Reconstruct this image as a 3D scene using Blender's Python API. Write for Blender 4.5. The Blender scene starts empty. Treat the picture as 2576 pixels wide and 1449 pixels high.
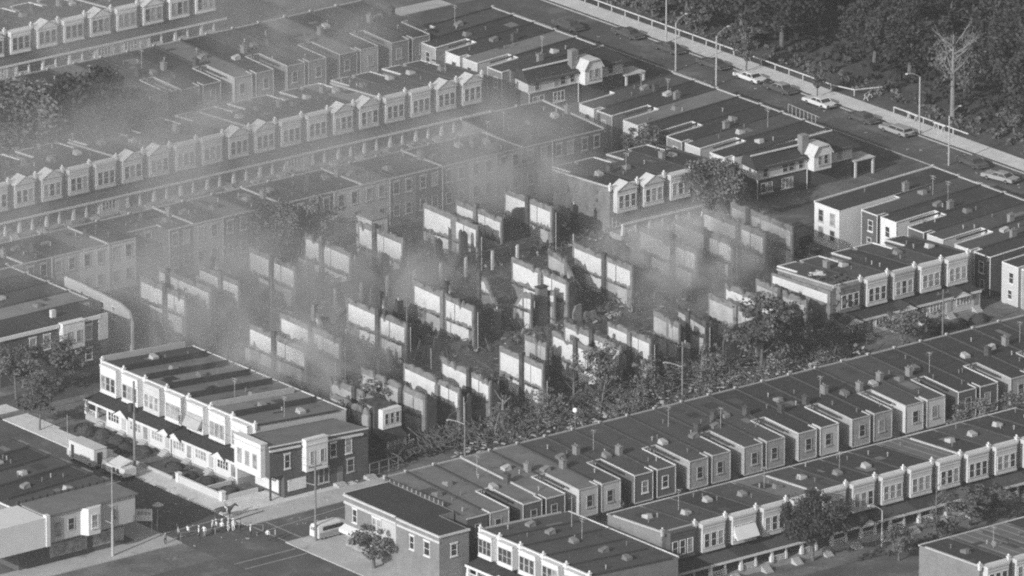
import bpy, bmesh, math, random
from mathutils import Vector, Matrix
R = math.radians
scene = bpy.context.scene
col = scene.collection
# ---------------------------------------------------------------- camera
PHI, TH, DIST = R(18.0), R(38.1), 1510.0
fp = (math.cos(math.pi/2-TH), math.sin(math.pi/2-TH))
FWD = Vector((fp[0]*math.cos(PHI), fp[1]*math.cos(PHI), -math.sin(PHI)))
cd = bpy.data.cameras.new('aerial_camera'); cam = bpy.data.objects.new('aerial_camera', cd); col.objects.link(cam)
cam.location = -DIST*FWD
cam.rotation_euler = FWD.to_track_quat('-Z', 'Y').to_euler()
cd.sensor_width = 36.0; cd.lens = 26800.0/2576.0*36.0
cd.clip_start = 5.0; cd.clip_end = 12000.0
scene.camera = cam
# ---------------------------------------------------------------- sky, sun, exposure
EL, AZ = R(23.5), R(15.0)
world = bpy.data.worlds.new('World'); scene.world = world; world.use_nodes = True
nt = world.node_tree; nt.nodes.clear()
sky = nt.nodes.new('ShaderNodeTexSky'); sky.sky_type = 'NISHITA'; sky.sun_disc = False
sky.sun_elevation = EL; sky.sun_rotation = R(255.0); sky.dust_density = 3.0
bw = nt.nodes.new('ShaderNodeRGBToBW'); bg = nt.nodes.new('ShaderNodeBackground'); wo = nt.nodes.new('ShaderNodeOutputWorld')
bg.inputs[1].default_value = 0.105
nt.links.new(sky.outputs[0], bw.inputs[0]); nt.links.new(bw.outputs[0], bg.inputs[0]); nt.links.new(bg.outputs[0], wo.inputs[0])
sl = bpy.data.lights.new('sun', 'SUN'); sl.energy = 3.2; sl.angle = R(0.7); sl.color = (1, 1, 1)
so = bpy.data.objects.new('sun', sl); col.objects.link(so)
so.rotation_euler = Vector((math.cos(AZ)*math.cos(EL), math.sin(AZ)*math.cos(EL), -math.sin(EL))).to_track_quat('-Z', 'Y').to_euler()
scene.view_settings.view_transform = 'Standard'; scene.view_settings.look = 'None'
scene.view_settings.exposure = 0.36; scene.view_settings.gamma = 1.0
scene.cycles.use_denoising = False
scene.cycles.max_bounces = 5; scene.cycles.diffuse_bounces = 2; scene.cycles.glossy_bounces = 2
scene.cycles.volume_bounces = 1; scene.cycles.transparent_max_bounces = 8
scene.cycles.volume_step_rate = 1.0; scene.cycles.volume_max_steps = 96
scene.cycles.caustics_reflective = False; scene.cycles.caustics_refractive = False
scene.cycles.pixel_filter_type = 'BLACKMAN_HARRIS'; scene.cycles.filter_width = 2.05
rnd = random.Random(7)
# ---------------------------------------------------------------- materials
MATS = {}
def mat(name, v, rough=0.85, amt=0.12, scale=0.9, fine=0.0, fscale=9.0, brick=None, spec=0.3, metal=0.0, stain=None, rib=None):
    """grey procedural material; v base value; amt large patches; fine small grain; brick=(scale, value of mortar); stain=(scale, value, threshold)"""
    if name in MATS: return MATS[name]
    m = bpy.data.materials.new(name); m.use_nodes = True; n = m.node_tree; n.nodes.clear()
    out = n.nodes.new('ShaderNodeOutputMaterial'); b = n.nodes.new('ShaderNodeBsdfPrincipled'); n.links.new(b.outputs[0], out.inputs[0])
    b.inputs['Roughness'].default_value = rough; b.inputs['Metallic'].default_value = metal
    b.inputs['Specular IOR Level'].default_value = spec
    g = n.nodes.new('ShaderNodeNewGeometry'); pos = g.outputs['Position']
    def noise(sc, det=3.0, rg=0.55):
        t = n.nodes.new('ShaderNodeTexNoise'); t.inputs['Scale'].default_value = sc; t.inputs['Detail'].default_value = det
        t.inputs['Roughness'].default_value = rg; n.links.new(pos, t.inputs['Vector']); return t.outputs[0]
    def maprange(s, a, c, d, e):
        r = n.nodes.new('ShaderNodeMapRange'); r.inputs[1].default_value = a; r.inputs[2].default_value = c
        r.inputs[3].default_value = d; r.inputs[4].default_value = e; n.links.new(s, r.inputs[0]); return r.outputs[0]
    def mul(a, c):
        q = n.nodes.new('ShaderNodeMath'); q.operation = 'MULTIPLY'; n.links.new(a, q.inputs[0])
        if isinstance(c, float): q.inputs[1].default_value = c
        else: n.links.new(c, q.inputs[1])
        return q.outputs[0]
    cur = maprange(noise(scale, 4.0), 0.3, 0.7, v*(1-amt), v*(1+amt))
    if fine > 0: cur = mul(cur, maprange(noise(fscale, 2.0), 0.25, 0.75, 1-fine, 1+fine))
    if brick:
        tc = n.nodes.new('ShaderNodeTexCoord')
        sep = n.nodes.new('ShaderNodeSeparateXYZ'); n.links.new(pos, sep.inputs[0])
        ad = n.nodes.new('ShaderNodeMath'); ad.operation = 'ADD'; n.links.new(sep.outputs[0], ad.inputs[0]); n.links.new(sep.outputs[1], ad.inputs[1])
        cb = n.nodes.new('ShaderNodeCombineXYZ'); n.links.new(ad.outputs[0], cb.inputs[0]); n.links.new(sep.outputs[2], cb.inputs[1])
        bt = n.nodes.new('ShaderNodeTexBrick'); bt.inputs['Scale'].default_value = brick[0]; n.links.new(cb.outputs[0], bt.inputs[0])
        bt.inputs['Color1'].default_value = (1, 1, 1, 1); bt.inputs['Color2'].default_value = (0.72, 0.72, 0.72, 1); bt.inputs['Mortar'].default_value = (brick[1],)*3+(1,)
        bt.inputs['Mortar Size'].default_value = 0.03
        rb = n.nodes.new('ShaderNodeRGBToBW'); n.links.new(bt.outputs[0], rb.inputs[0]); cur = mul(cur, rb.outputs[0])
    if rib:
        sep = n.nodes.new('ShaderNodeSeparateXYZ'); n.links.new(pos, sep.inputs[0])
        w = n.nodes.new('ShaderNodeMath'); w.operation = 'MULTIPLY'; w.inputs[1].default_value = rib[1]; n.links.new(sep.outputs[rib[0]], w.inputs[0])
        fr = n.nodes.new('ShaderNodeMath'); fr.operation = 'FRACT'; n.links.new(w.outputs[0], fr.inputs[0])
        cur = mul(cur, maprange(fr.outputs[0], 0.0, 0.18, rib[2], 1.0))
    if stain:
        s = maprange(noise(stain[0], 5.0, 0.65), stain[2], stain[2]+0.10, 0.0, 1.0)
        mx = n.nodes.new('ShaderNodeMix'); n.links.new(s, mx.inputs[0]); n.links.new(cur, mx.inputs[2]); mx.inputs[3].default_value = stain[1]
        cur = mx.outputs[0]
    cc = n.nodes.new('ShaderNodeCombineColor')
    for i in range(3): n.links.new(cur, cc.inputs[i])
    n.links.new(cc.outputs[0], b.inputs['Base Color'])
    MATS[name] = m; return m
M = {}
M['roof0'] = mat('tar_roof_grey', .15, .9, .13, .45, .16, 5.0, stain=(.35, .095, .58))
M['roof1'] = mat('tar_roof_dark', .038, .9, .15, .5, .16, 5.0, stain=(.4, .062, .60))
M['roof2'] = mat('tar_roof_mid', .066, .9, .14, .4, .16, 5.0, stain=(.3, .04, .58))
M['roof3'] = mat('tar_roof_pale', .19, .9, .12, .5, .14, 5.0, stain=(.45, .14, .6))
M['ribroof'] = mat('ribbed_metal_roof', .125, .7, .1, .5, .1, rib=(0, .62, 2.6))
M['tar'] = mat('tar_parapet', .05, .9, .2, .8, .2)
M['brick_dark'] = mat('dark_brick', .085, .9, .12, .6, .12, brick=(2.2, 1.35))
M['brick_mid'] = mat('grey_brick', .19, .9, .12, .6, .12, brick=(2.0, 1.25))
M['stone'] = mat('stone_veneer', .36, .9, .14, .7, .16, brick=(1.3, .62))
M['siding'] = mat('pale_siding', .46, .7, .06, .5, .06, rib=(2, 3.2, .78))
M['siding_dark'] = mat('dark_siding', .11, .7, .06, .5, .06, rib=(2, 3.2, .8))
M['stucco'] = mat('pale_stucco', .50, .85, .07, .5, .08, stain=(.5, .42, .63))
M['stucco_mid'] = mat('grey_stucco', .36, .85, .09, .5, .1)
M['white'] = mat('white_paint', .62, .6, .05, .7, .05, stain=(.9, .6, .66))
M['offwhite'] = mat('weathered_white_paint', .50, .7, .08, .8, .08, stain=(.9, .42, .62))
M['cream'] = mat('cream_trim', .40, .7, .08, .8, .08)
M['glass'] = mat('window_glass', .045, .12, .4, .6, 0, spec=.6)
M['curtain'] = mat('curtained_glass', .26, .25, .5, .9, 0, spec=.6)
M['asphalt'] = mat('asphalt', .088, .92, .28, .16, .14, 2.5, stain=(.16, .15, .56))
M['walk'] = mat('concrete_pavement', .40, .9, .1, .3, .1, 3.0, stain=(.35, .26, .6))
M['palewalk'] = mat('pale_pavement', .56, .9, .12, .4, .14, 3.0, stain=(.4, .36, .62))
M['kerb'] = mat('kerb_stone', .33, .9, .1, .5, .1)
M['paint'] = mat('road_paint', .27, .8, .2, 1.5, .2)
M['yard'] = mat('yard_ground', .13, .95, .35, .22, .25, 2.0, stain=(.25, .24, .6))
M['grass'] = mat('grass', .085, .95, .35, .3, .35, 3.0)
M['parkground'] = mat('park_ground', .075, .95, .4, .12, .35, 1.5)
M['shrub'] = mat('shrub_leaves', .062, .9, .35, .7, .3, 4)
M['leaf'] = mat('leaves', .115, .8, .5, .16, .35, 2.5)
M['leaf2'] = mat('dark_leaves', .042, .85, .5, .14, .35, 2.5)
M['leaf3'] = mat('ashen_leaves', .16, .85, .45, .5, .35, 2.5)
M['bark'] = mat('bark', .12, .95, .3, 2, .2)
M['palebark'] = mat('pale_bark', .18, .95, .25, 2, .2)
M['char'] = mat('charred_masonry', .07, .95, .35, .7, .3, 4.0, brick=(2.4, 1.2))
M['burnt'] = mat('burnt_brick', .21, .95, .2, .8, .2, 4.0, brick=(2.2, .7), stain=(.5, .07, .57))
M['plaster'] = mat('bare_plaster', .53, .9, .08, .5, .1, 3.0, stain=(.42, .36, .60))
M['plaster2'] = mat('smoked_plaster', .33, .9, .15, .6, .12, 3.0, stain=(.5, .24, .57))
M['rubble'] = mat('rubble', .06, .95, .5, .7, .5, 3.0, stain=(.8, .3, .58))
M['timber'] = mat('scorched_timber', .10, .95, .5, 1.2, .3, stain=(1.2, .4, .66))
M['black'] = mat('black_rubber', .02, .8, .1)
M['steel'] = mat('galvanised_steel', .42, .5, .1, 1, .05, metal=.2)
M['pole'] = mat('weathered_pole', .17, .9, .2, 2, .1)
M['car_white'] = mat('white_car_paint', .62, .3, .02, 1, 0, spec=.5)
M['car_grey'] = mat('grey_car_paint', .33, .3, .02, 1, 0, spec=.5)
M['car_dark'] = mat('dark_car_paint', .085, .25, .02, 1, 0, spec=.5)
M['chrome'] = mat('chrome', .5, .25, .02, 1, 0, metal=.8)
M['skin'] = mat('skin', .35, .7, .05); M['shirt'] = mat('white_shirt', .75, .8, .05); M['cloth_dark'] = mat('dark_cloth', .05, .9, .1)
M['shirt_mid'] = mat('grey_shirt', .3, .8, .05)
M['hide'] = mat('dark_horse_hide', .045, .6, .15, 2)
M['globe'] = mat('white_globe_lamp', .85, .3, .02)
# ---------------------------------------------------------------- mesh helpers
class MB:
    def __init__(s): s.v = []; s.f = []; s.m = []
    def quad(s, a, b, c, d, mi=0):
        n = len(s.v); s.v += [a, b, c, d]; s.f.append((n, n+1, n+2, n+3)); s.m.append(mi); return s
    def poly(s, pts, mi=0):
        n = len(s.v); s.v += [tuple(p) for p in pts]; s.f.append(tuple(range(n, n+len(pts)))); s.m.append(mi); return s
    def box(s, x0, y0, z0, x1, y1, z1, mi=0):
        if x0 > x1: x0, x1 = x1, x0
        if y0 > y1: y0, y1 = y1, y0
        n = len(s.v)
        s.v += [(x0, y0, z0), (x1, y0, z0), (x1, y1, z0), (x0, y1, z0), (x0, y0, z1), (x1, y0, z1), (x1, y1, z1), (x0, y1, z1)]
        for f in ((0, 3, 2, 1), (4, 5, 6, 7), (0, 1, 5, 4), (1, 2, 6, 5), (2, 3, 7, 6), (3, 0, 4, 7)):
            s.f.append(tuple(n+i for i in f)); s.m.append(mi)
        return s
    def prism(s, bot, top, mi=0, caps=True):
        """bot, top: matching lists of 3D points (counter-clockwise seen from above)"""
        n = len(s.v); k = len(bot); s.v += [tuple(p) for p in bot] + [tuple(p) for p in top]
        for i in range(k):
            j = (i+1) % k; s.f.append((n+i, n+j, n+k+j, n+k+i)); s.m.append(mi)
        if caps:
            s.f.append(tuple(n+i for i in reversed(range(k)))); s.m.append(mi)
            s.f.append(tuple(n+k+i for i in range(k))); s.m.append(mi)
        return s
    def bar(s, p, q, w, h, mi=0):
        p = Vector(p); q = Vector(q); d = (q-p).normalized()
        u = Vector((0, 0, 1)) if abs(d.z) < .95 else Vector((0, 1, 0))
        r = d.cross(u).normalized()*w/2; t = r.cross(d).normalized()*h/2
        a = [p-r-t, p+r-t, p+r+t, p-r+t]; b = [q-r-t, q+r-t, q+r+t, q-r+t]
        return s.prism(a, b, mi)
    def tube(s, p, q, r0, r1=None, k=8, mi=0):
        r1 = r0 if r1 is None else r1
        p = Vector(p); q = Vector(q); d = (q-p).normalized(); u = Vector((0, 0, 1)) if abs(d.z) < .9 else Vector((1, 0, 0))
        x = d.cross(u).normalized(); y = d.cross(x).normalized()
        c = [(math.cos(2*math.pi*i/k), math.sin(2*math.pi*i/k)) for i in range(k)]
        return s.prism([p+x*a*r0+y*b*r0 for a, b in c], [q+x*a*r1+y*b*r1 for a, b in c], mi)
    def ball(s, c, rx, ry, rz, k=10, j=6, mi=0):
        n = len(s.v)
        for a in range(j+1):
            t = math.pi*a/j
            for b in range(k):
                u = 2*math.pi*b/k
                s.v.append((c[0]+rx*math.sin(t)*math.cos(u), c[1]+ry*math.sin(t)*math.sin(u), c[2]+rz*math.cos(t)))
        for a in range(j):
            for b in range(k):
                s.f.append((n+a*k+b, n+(a+1)*k+b, n+(a+1)*k+(b+1) % k, n+a*k+(b+1) % k)); s.m.append(mi)
        return s
    def mesh(s, name, mats, smooth=False):
        me = bpy.data.meshes.new(name); me.from_pydata([tuple(v) for v in s.v], [], s.f)
        for x in mats: me.materials.append(M[x] if isinstance(x, str) else x)
        if len(mats) > 1:
            for p, i in zip(me.polygons, s.m): p.material_index = i
        if smooth: me.polygons.foreach_set('use_smooth', [True]*len(me.polygons))
        me.update(); return me
CACHE = {}
def cached(key, fn):
    if key not in CACHE: CACHE[key] = fn()
    return CACHE[key]
def put(name, me, parent=None, loc=None, rz=0.0, label=None, cat=None, group=None, kind=None):
    o = bpy.data.objects.new(name, me); col.objects.link(o)
    if parent is not None: o.parent = parent
    if loc is not None: o.location = loc
    if rz: o.rotation_euler = (0, 0, rz)
    if label: o['label'] = label
    if cat: o['category'] = cat
    if group: o['group'] = group
    if kind: o['kind'] = kind
    elif cat: o['kind'] = 'thing'
    return o
def thing(name, label, cat, loc=(0, 0, 0), rz=0.0, group=None):
    return put(name, None, None, loc, rz, label, cat, group, 'thing')
def part(parent, name, mb, mats, label=None, smooth=False):
    return put(name, mb.mesh(name, mats if isinstance(mats, (list, tuple)) else [mats], smooth), parent, label=label, kind='stuff' if name in ('leaning_timbers', 'fallen_boards', 'joist_ends', 'torn_edge', 'roof_debris', 'charred_roof_edge') else None)
def cpart(parent, name, key, fn, mats, loc=None, rz=0.0, smooth=False):
    mats = mats if isinstance(mats, (list, tuple)) else [mats]
    me = cached((name, key, tuple(mats)), lambda: fn().mesh(name, mats, smooth))
    return put(name, me, parent, loc, rz)
ORD = ['first', 'second', 'third', 'fourth', 'fifth', 'sixth', 'seventh', 'eighth', 'ninth', 'tenth', 'eleventh', 'twelfth', 'thirteenth', 'fourteenth',
       'fifteenth', 'sixteenth', 'seventeenth', 'eighteenth', 'nineteenth', 'twentieth', 'twenty-first', 'twenty-second', 'twenty-third', 'twenty-fourth', 'twenty-fifth']
# ---------------------------------------------------------------- house parts (house space: x along the front, front wall at y=0 looking to -y)
def window(parent, x, y, z, w, h, d=1, frame='white', glass='glass', lites=1, sill=True, lintel=False, side=None, inner=None):
    """d=-1: faces -y, d=+1: faces +y; side=+1/-1: faces +x/-x with x,y meaning the wall plane and centre; its pane is a sub-part"""
    def fr():
        b = MB(); t = .09
        b.box(-w/2-t, -.07, -t, -w/2, .0, h+t); b.box(w/2, -.07, -t, w/2+t, .0, h+t)
        b.box(-w/2, -.07, h, w/2, .0, h+t); b.box(-w/2, -.07, -t, w/2, .0, 0)
        for i in range(1, lites): xx = -w/2+w*i/lites; b.box(xx-.07, -.065, 0, xx+.07, .0, h)
        b.box(-w/2, -.055, h*.5-.03, w/2, -.0, h*.5+.03)
        if sill: b.box(-w/2-.18, -.14, -t-.14, w/2+.18, .0, -t-.002)
        if lintel: b.box(-w/2-.18, -.1, h+t+.002, w/2+.18, .0, h+t+.2)
        return b
    rz = {None: (0 if d < 0 else math.pi), 1: math.pi/2, -1: -math.pi/2}[side]
    if glass == 'glass' and rnd.random() < .28: glass = 'curtain'
    f = cpart(parent, 'window', (round(w, 2), round(h, 2), lites, sill, lintel), fr, frame, (x, y, z), rz)
    cpart(f, 'pane', (round(w, 2), round(h, 2)), lambda: MB().box(-w/2, -.022, 0, w/2, -.004, h), glass)
    return f
def inset(fpl, e=.012):
    return fpl
def body(parent, foot, zt, zlow, foot_low, wall, roof):
    """foot: footprint polygon of the upper storey, zt(y): roof height, zlow: underside of the overhang"""
    b = MB()
    if foot_low is None:
        b.prism([(x, y, 0) for x, y in foot], [(x, y, zt(y)) for x, y in foot], caps=False)
    else:
        b.prism([(x, y, 0) for x, y in foot_low], [(x, y, zlow) for x, y in foot_low], caps=False)
        b.prism([(x, y, zlow) for x, y in foot], [(x, y, zt(y)) for x, y in foot], caps=False)
        b.poly([(x, y, zlow) for x, y in reversed(foot)])
    part(parent, 'wall', b, wall)
    part(parent, 'roof', MB().poly([(x, y, zt(y)-.06) for x, y in foot]), roof)
def rear_foot(w, D, E, well, wh, nx, nl, e=.012, cut=0.0):
    """well: 'R' light well on the x=w side, 'L' on the x=0 side, None: ell over the whole width"""
    Y = D+E-cut
    if E <= 0: return [(e, 0), (w-e, 0), (w-e, D), (e, D)]
    if well == 'R': p = [(e, 0), (w-e, 0), (w-e, D), (w-wh, D), (w-wh, Y), (nx+e, Y)] + ([(nx+e, D+E-nl), (e, D+E-nl)] if nx > 0 and cut < nl-.05 else [(e, Y)] if nx > 0 else [])
    elif well == 'L': p = ([(e, 0), (w-e, 0)] + ([(w-e, D+E-nl), (w-nx-e, D+E-nl), (w-nx-e, Y)] if nx > 0 and cut < nl-.05 else [(w-e, Y)]) + [(wh, Y), (wh, D), (e, D)])
    else: p = [(e, 0), (w-e, 0), (w-e, Y), (e, Y)]
    return p
def roof_bits(h, w, Dt, zt, seed, chim=True, sky=True, ant=False):
    r = random.Random(seed)
    for i in range(r.choice((0, 1, 1, 2))):
        a, c_ = r.uniform(.5, 2.2), r.uniform(.7, 3.2); x = r.uniform(.2, w-a-.2); y = r.uniform(.5, Dt*.62); e_ = .012
        part(h, 'roof_patch', MB().quad((x, y, zt(y)-.06+e_), (x+a, y, zt(y)-.06+e_), (x+a, y+c_, zt(y+c_)-.06+e_), (x, y+c_, zt(y+c_)-.06+e_)), r.choice(('roof1', 'roof0', 'roof2', 'tar')))
    if chim and r.random() < .6:
        y = Dt*r.uniform(.38, .6); z = zt(y)
        cpart(h, 'chimney', 'c%d' % r.randint(0, 1), lambda: MB().box(-.3, -.45, -.3, .3, .45, 1.05).box(-.36, -.51, 1.05, .36, .51, 1.17).tube((0, -.18, 1.1), (0, -.18, 1.45), .11).tube((0, .2, 1.1), (0, .2, 1.38), .11), 'brick_mid' if r.random() < .6 else 'char', (.32, y, z))
    if sky and r.random() < .8:
        y = Dt*r.uniform(.36, .62); z = zt(y)
        s = cpart(h, 'skylight', 's', lambda: MB().prism([(-.5, -.6, -.2), (.5, -.6, -.2), (.5, .6, -.2), (-.5, .6, -.2)], [(-.5, -.6, .32), (.5, -.6, .32), (.35, .45, .58), (-.35, .45, .58)]), r.choice(('roof3', 'stucco_mid', 'roof0')), (w*r.uniform(.4, .7), y, z))
        s.rotation_euler = (0, 0, r.choice([0, math.pi, math.pi/2]))
    for i in range(r.randint(1, 3)):
        y = Dt*r.uniform(.2, .9); z = zt(y)
        cpart(h, 'vent_pipe', 'v', lambda: MB().tube((0, 0, -.2), (0, 0, .42), .07, k=6).tube((0, 0, .42), (0, 0, .5), .13, k=6), 'steel' if r.random() < .3 else 'pole', (w*r.uniform(.2, .8), y, z))
    if ant or r.random() < .14:
        y = Dt*r.uniform(.3, .6); z = zt(y)
        cpart(h, 'antenna', 'a', lambda: MB().tube((0, 0, -.2), (0, 0, 2.9), .035, k=5).bar((-.6, 0, 2.75), (.6, 0, 2.75), .04, .04).bar((-.4, 0, 2.4), (.4, 0, 2.4), .04, .04).bar((0, -.5, 2.75), (0, .5, 2.75), .04, .04), 'steel', (w*r.uniform(.3, .7), y, z))
def rear_house(label, loc, rz, w, D, E, hf, hr, well, wh=1.2, nx=.37, nl=1.7, wall='stone', roof='roof0', trim='cream', seed=0, cutlow=2.4, zlow=3.0,
               group=None, coping='tar', win='glass', frame='cream', chim=True, ant=False, last=False, two=False, porch=False, endwin=True, lintel=False):
    """row house seen from its rear: ell beside a light well, flat tar roof falling to the back"""
    h = thing('row_house', label, 'house', loc, rz, group)
    Dt = D+E; zt = lambda y: hf-(hf-hr)*y/Dt
    foot = rear_foot(w, D, E, well, wh, nx, nl)
    low = rear_foot(w, D, E, well, wh, nx, nl, cut=cutlow) if cutlow > 0 and E > 0 else None
    body(h, foot, zt, zlow, low, wall, roof)
    c = MB(); c.bar((w if last else 0, 0, zt(0)+.05), (w if last else 0, Dt-nl if E > 0 and nx > 0 else Dt, zt(Dt-nl)+.05), .26, .2)
    if well != 'R' or True: c.bar((w, 0, zt(0)+.045), (w, D if well == 'R' else Dt-1.71, zt(D if well == 'R' else Dt-1.7)+.045), .22, .16)
    part(h, 'party_parapet', c, coping)
    # trim along the rear edges and the light well
    g = MB(); x0, x1 = (0, w-wh) if well == 'R' else ((wh, w) if well == 'L' else (0, w))
    if E > 0:
        xa = x0+(nx if well == 'R' else 0); xb = x1-(nx if well == 'L' else 0); zz = zt(Dt)
        g.box(xa-.03, Dt-.02, zz-.12, xb+.03, Dt+.1, zz+.04)
        if well:
            xe = x1 if well == 'R' else x0; s = 1 if well == 'R' else -1
            g.bar((xe+s*.03, D+.1, zt(D)+.02), (xe+s*.03, Dt, zz+.02), .15, .14)
            xs = (w if well == 'R' else 0)
            g.bar((xs-s*.1, D+.02, zt(D)+.02), (xe, D+.02, zt(D)+.02), .16, .16)
            xn = x0+nx if well == 'R' else x1-nx
            if nx > 0: g.bar((xn-s*.0, Dt-nl, zt(Dt-nl)+.02), (xn, Dt, zz+.02), .13, .13)
            g.bar((xe+s*.0, Dt+.02, zlow if low else .2), (xe, Dt+.02, zz-.1), .09, .09)
            g.bar((xn, Dt+.02, zlow if low else .2), (xn, Dt+.02, zz-.1), .09, .09)
            if low: g.box(xa, Dt-.0, zlow-.1, xb, Dt+.06, zlow+.06)
            g.bar((xs-s*.2, D+.09, .2), (xs-s*.2, D+.09, zt(D)-.2), .1, .1)
    else: g.box(0, Dt-.02, zt(Dt)-.16, w, Dt+.12, zt(Dt)+.04)
    part(h, 'gutter', g, trim)
    part(h, 'front_cornice', MB().box(.01, -.12, hf-.2, w-.01, .06, hf+.09), 'stucco_mid' if seed % 3 else 'cream'); cpart(h, 'parapet_post', 'r', lambda: MB().box(-.16, -.2, -.2, .16, .12, .3), 'cream', (w, 0, hf))
    zz = zt(Dt)
    if endwin:
        if two:
            window(h, w*.27, Dt, zz-2.5, .95, 1.65, 1, frame, win, lintel=lintel); window(h, w*.73, Dt, zz-2.5, .95, 1.65, 1, frame, win, lintel=lintel)
            if not low: window(h, w*.27, Dt, 1.2, .95, 1.5, 1, frame, win); window(h, w*.73, Dt, 1.2, .95, 1.5, 1, frame, win)
        else:
            xc = (x0+nx*(well == 'R')+x1-nx*(well == 'L'))/2
            window(h, xc+(w*.04 if seed % 2 else -.05*w), Dt, zz-2.65, .9, 1.5, 1, frame, win)
            window(h, xc, Dt-(cutlow if low else 0), 1.0, .8, 1.2, 1, frame, 'glass')
    if porch:
        x0p = 0 if well != 'L' else wh
        p = MB().box(x0p+.2, Dt-2.2, 2.62, x0p+2.6, Dt+1.0, 2.78); part(h, 'rear_canopy', p, 'roof2')
    roof_bits(h, w, Dt, zt, seed, chim, True, ant)
    return h
def front_house(label, loc, rz, w=4.9, D=12.9, E=4.6, hf=7.6, hr=6.75, ped=False, wall='brick_mid', bay='offwhite', roof='roof1', trim='white', seed=0, group=None,
                well='R', porch='open', pedporch=False, pd=3.1, pz=3.45, ez=2.8, post=True, sidewall=None, curtains=False, last=False, awning=False, bayw=None, ant=False,
                porchroof='roof1', burnt=False, hasroof=True, bayz=3.68, floor=.9, cop=.2, rail=True):
    """two-storey row house with a projecting second-floor bay over a porch"""
    h = thing('row_house', label, 'house', loc, rz, group)
    Dt = D+E; zt = lambda y: hf-(hf-hr)*y/Dt
    if hasroof: body(h, rear_foot(w, D, E, well, 1.2, .37, 1.3), zt, 3, None, wall, roof)
    bx0, bx1 = (.66, w-.66) if bayw is None else bayw
    ins = {True: 'curtain', False: 'glass'}[bool(curtains)]
    ht = hf-.5 if ped else hf-.08
    b = MB().box(bx0, -.95, bayz, bx1, .0, ht)
    if not ped:
        b.box(bx0-.05, -1.03, hf-.3, bx1+.05, -.95, hf-.04); b.box(bx0-.03, -1.0, hf-.72, bx1+.03, -.952, hf-.63); b.box(bx0-.04, -1.0, bayz, bx1+.04, -.953, bayz+.22)
        b.box(bx0-.03, -.95, hf-.08, bx1+.03, -.0, hf-.03)
    else:
        b.box(bx0-.04, -1.0, bayz, bx1+.04, -.953, bayz+.22); mx = (bx0+bx1)/2
        b.prism([(bx0-.1, -1.08, ht), (bx1+.1, -1.08, ht), (mx, -1.08, ht+1.02)], [(bx0-.1, -.9, ht), (bx1+.1, -.9, ht), (mx, -.9, ht+1.02)])
    by = part(h, 'bay_window', b, bay)
    if ped:
        mx = (bx0+bx1)/2; g = MB()
        for s in (-1, 1):
            xe = mx+s*((bx1-bx0)/2+.16)
            g.prism([(xe, -1.16, ht-.02), (mx, -1.16, ht+1.06), (mx, .9, ht+1.06), (xe, .9, ht-.02)][::s], [(xe, -1.16, ht+.08), (mx, -1.16, ht+1.17), (mx, .9, ht+1.17), (xe, .9, ht+.08)][::s])
        part(h, 'pediment', g, 'offwhite')
    wz, wh_ = bayz+.66, 1.85
    n3 = 3
    for i in range(n3):
        x = bx0+(bx1-bx0)*(i+.5)/n3
        window(h, x+(.1, 0, -.1)[i], -.95, wz, .8, wh_, -1, 'white' if bay != 'white' else 'cream', ins if i != 1 or not curtains else 'curtain', 1, False)
    if awning:
        part(h, 'awning', MB().prism([(bx0+.1, -.97, wz+.5), (bx0+.1, -1.9, wz+.1), (bx1-.1, -1.9, wz+.1), (bx1-.1, -.97, wz+.5)], [(bx0+.1, -.97, wz+1.75), (bx0+.1, -1.95, wz+.17), (bx1-.1, -1.95, wz+.17), (bx1-.1, -.97, wz+1.75)]), awning)
    if not burnt:
        c = MB().bar((0, 0, hf+cop/2-.04), (0, Dt-1.3, zt(Dt-1.3)+cop/2-.04), .26, cop)
        if last: c.bar((w, 0, hf+.06), (w, Dt-1.3, zt(Dt-1.3)+.06), .26, .2)
        part(h, 'party_parapet', c, 'tar' if seed % 5 else 'cream')
        c = MB().box(.012, -.16, hf-.3, w-.012, .12, hf+.1); part(h, 'cornice', c, trim)
        if post:
            for xx in ([0.0, w] if last else [0.0]):
                cpart(h, 'parapet_post', 'p', lambda: MB().box(-.18, -.28, -.5, .18, .08, .3).box(-.25, -.35, .3, .25, .15, .4).ball((0, -.1, .56), .16, .16, .18, 8, 5), trim, (xx, 0, hf))
        g = MB(); xe = w-1.2
        if well == 'R': g.bar((xe+.03, D+.1, zt(D)), (xe+.03, Dt, zt(Dt)), .2, .2).box(.37, Dt-.02, zt(Dt)-.16, xe+.06, Dt+.14, zt(Dt)+.05)
        elif well == 'L': g.bar((1.17, D+.1, zt(D)), (1.17, Dt, zt(Dt)), .2, .2).box(1.14, Dt-.02, zt(Dt)-.16, w-.37, Dt+.14, zt(Dt)+.05)
        else: g.box(0, Dt-.02, zt(Dt)-.16, w, Dt+.14, zt(Dt)+.05)
        part(h, 'gutter', g, 'offwhite' if seed % 3 else 'white')
        roof_bits(h, w, Dt, zt, seed, well == 'R', True, ant)
    # ground floor
    door = part(h, 'door', MB().box(w-1.5, -.06, floor, w-.6, .0, floor+2.1), 'cream' if seed % 2 else 'brick_dark')
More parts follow.
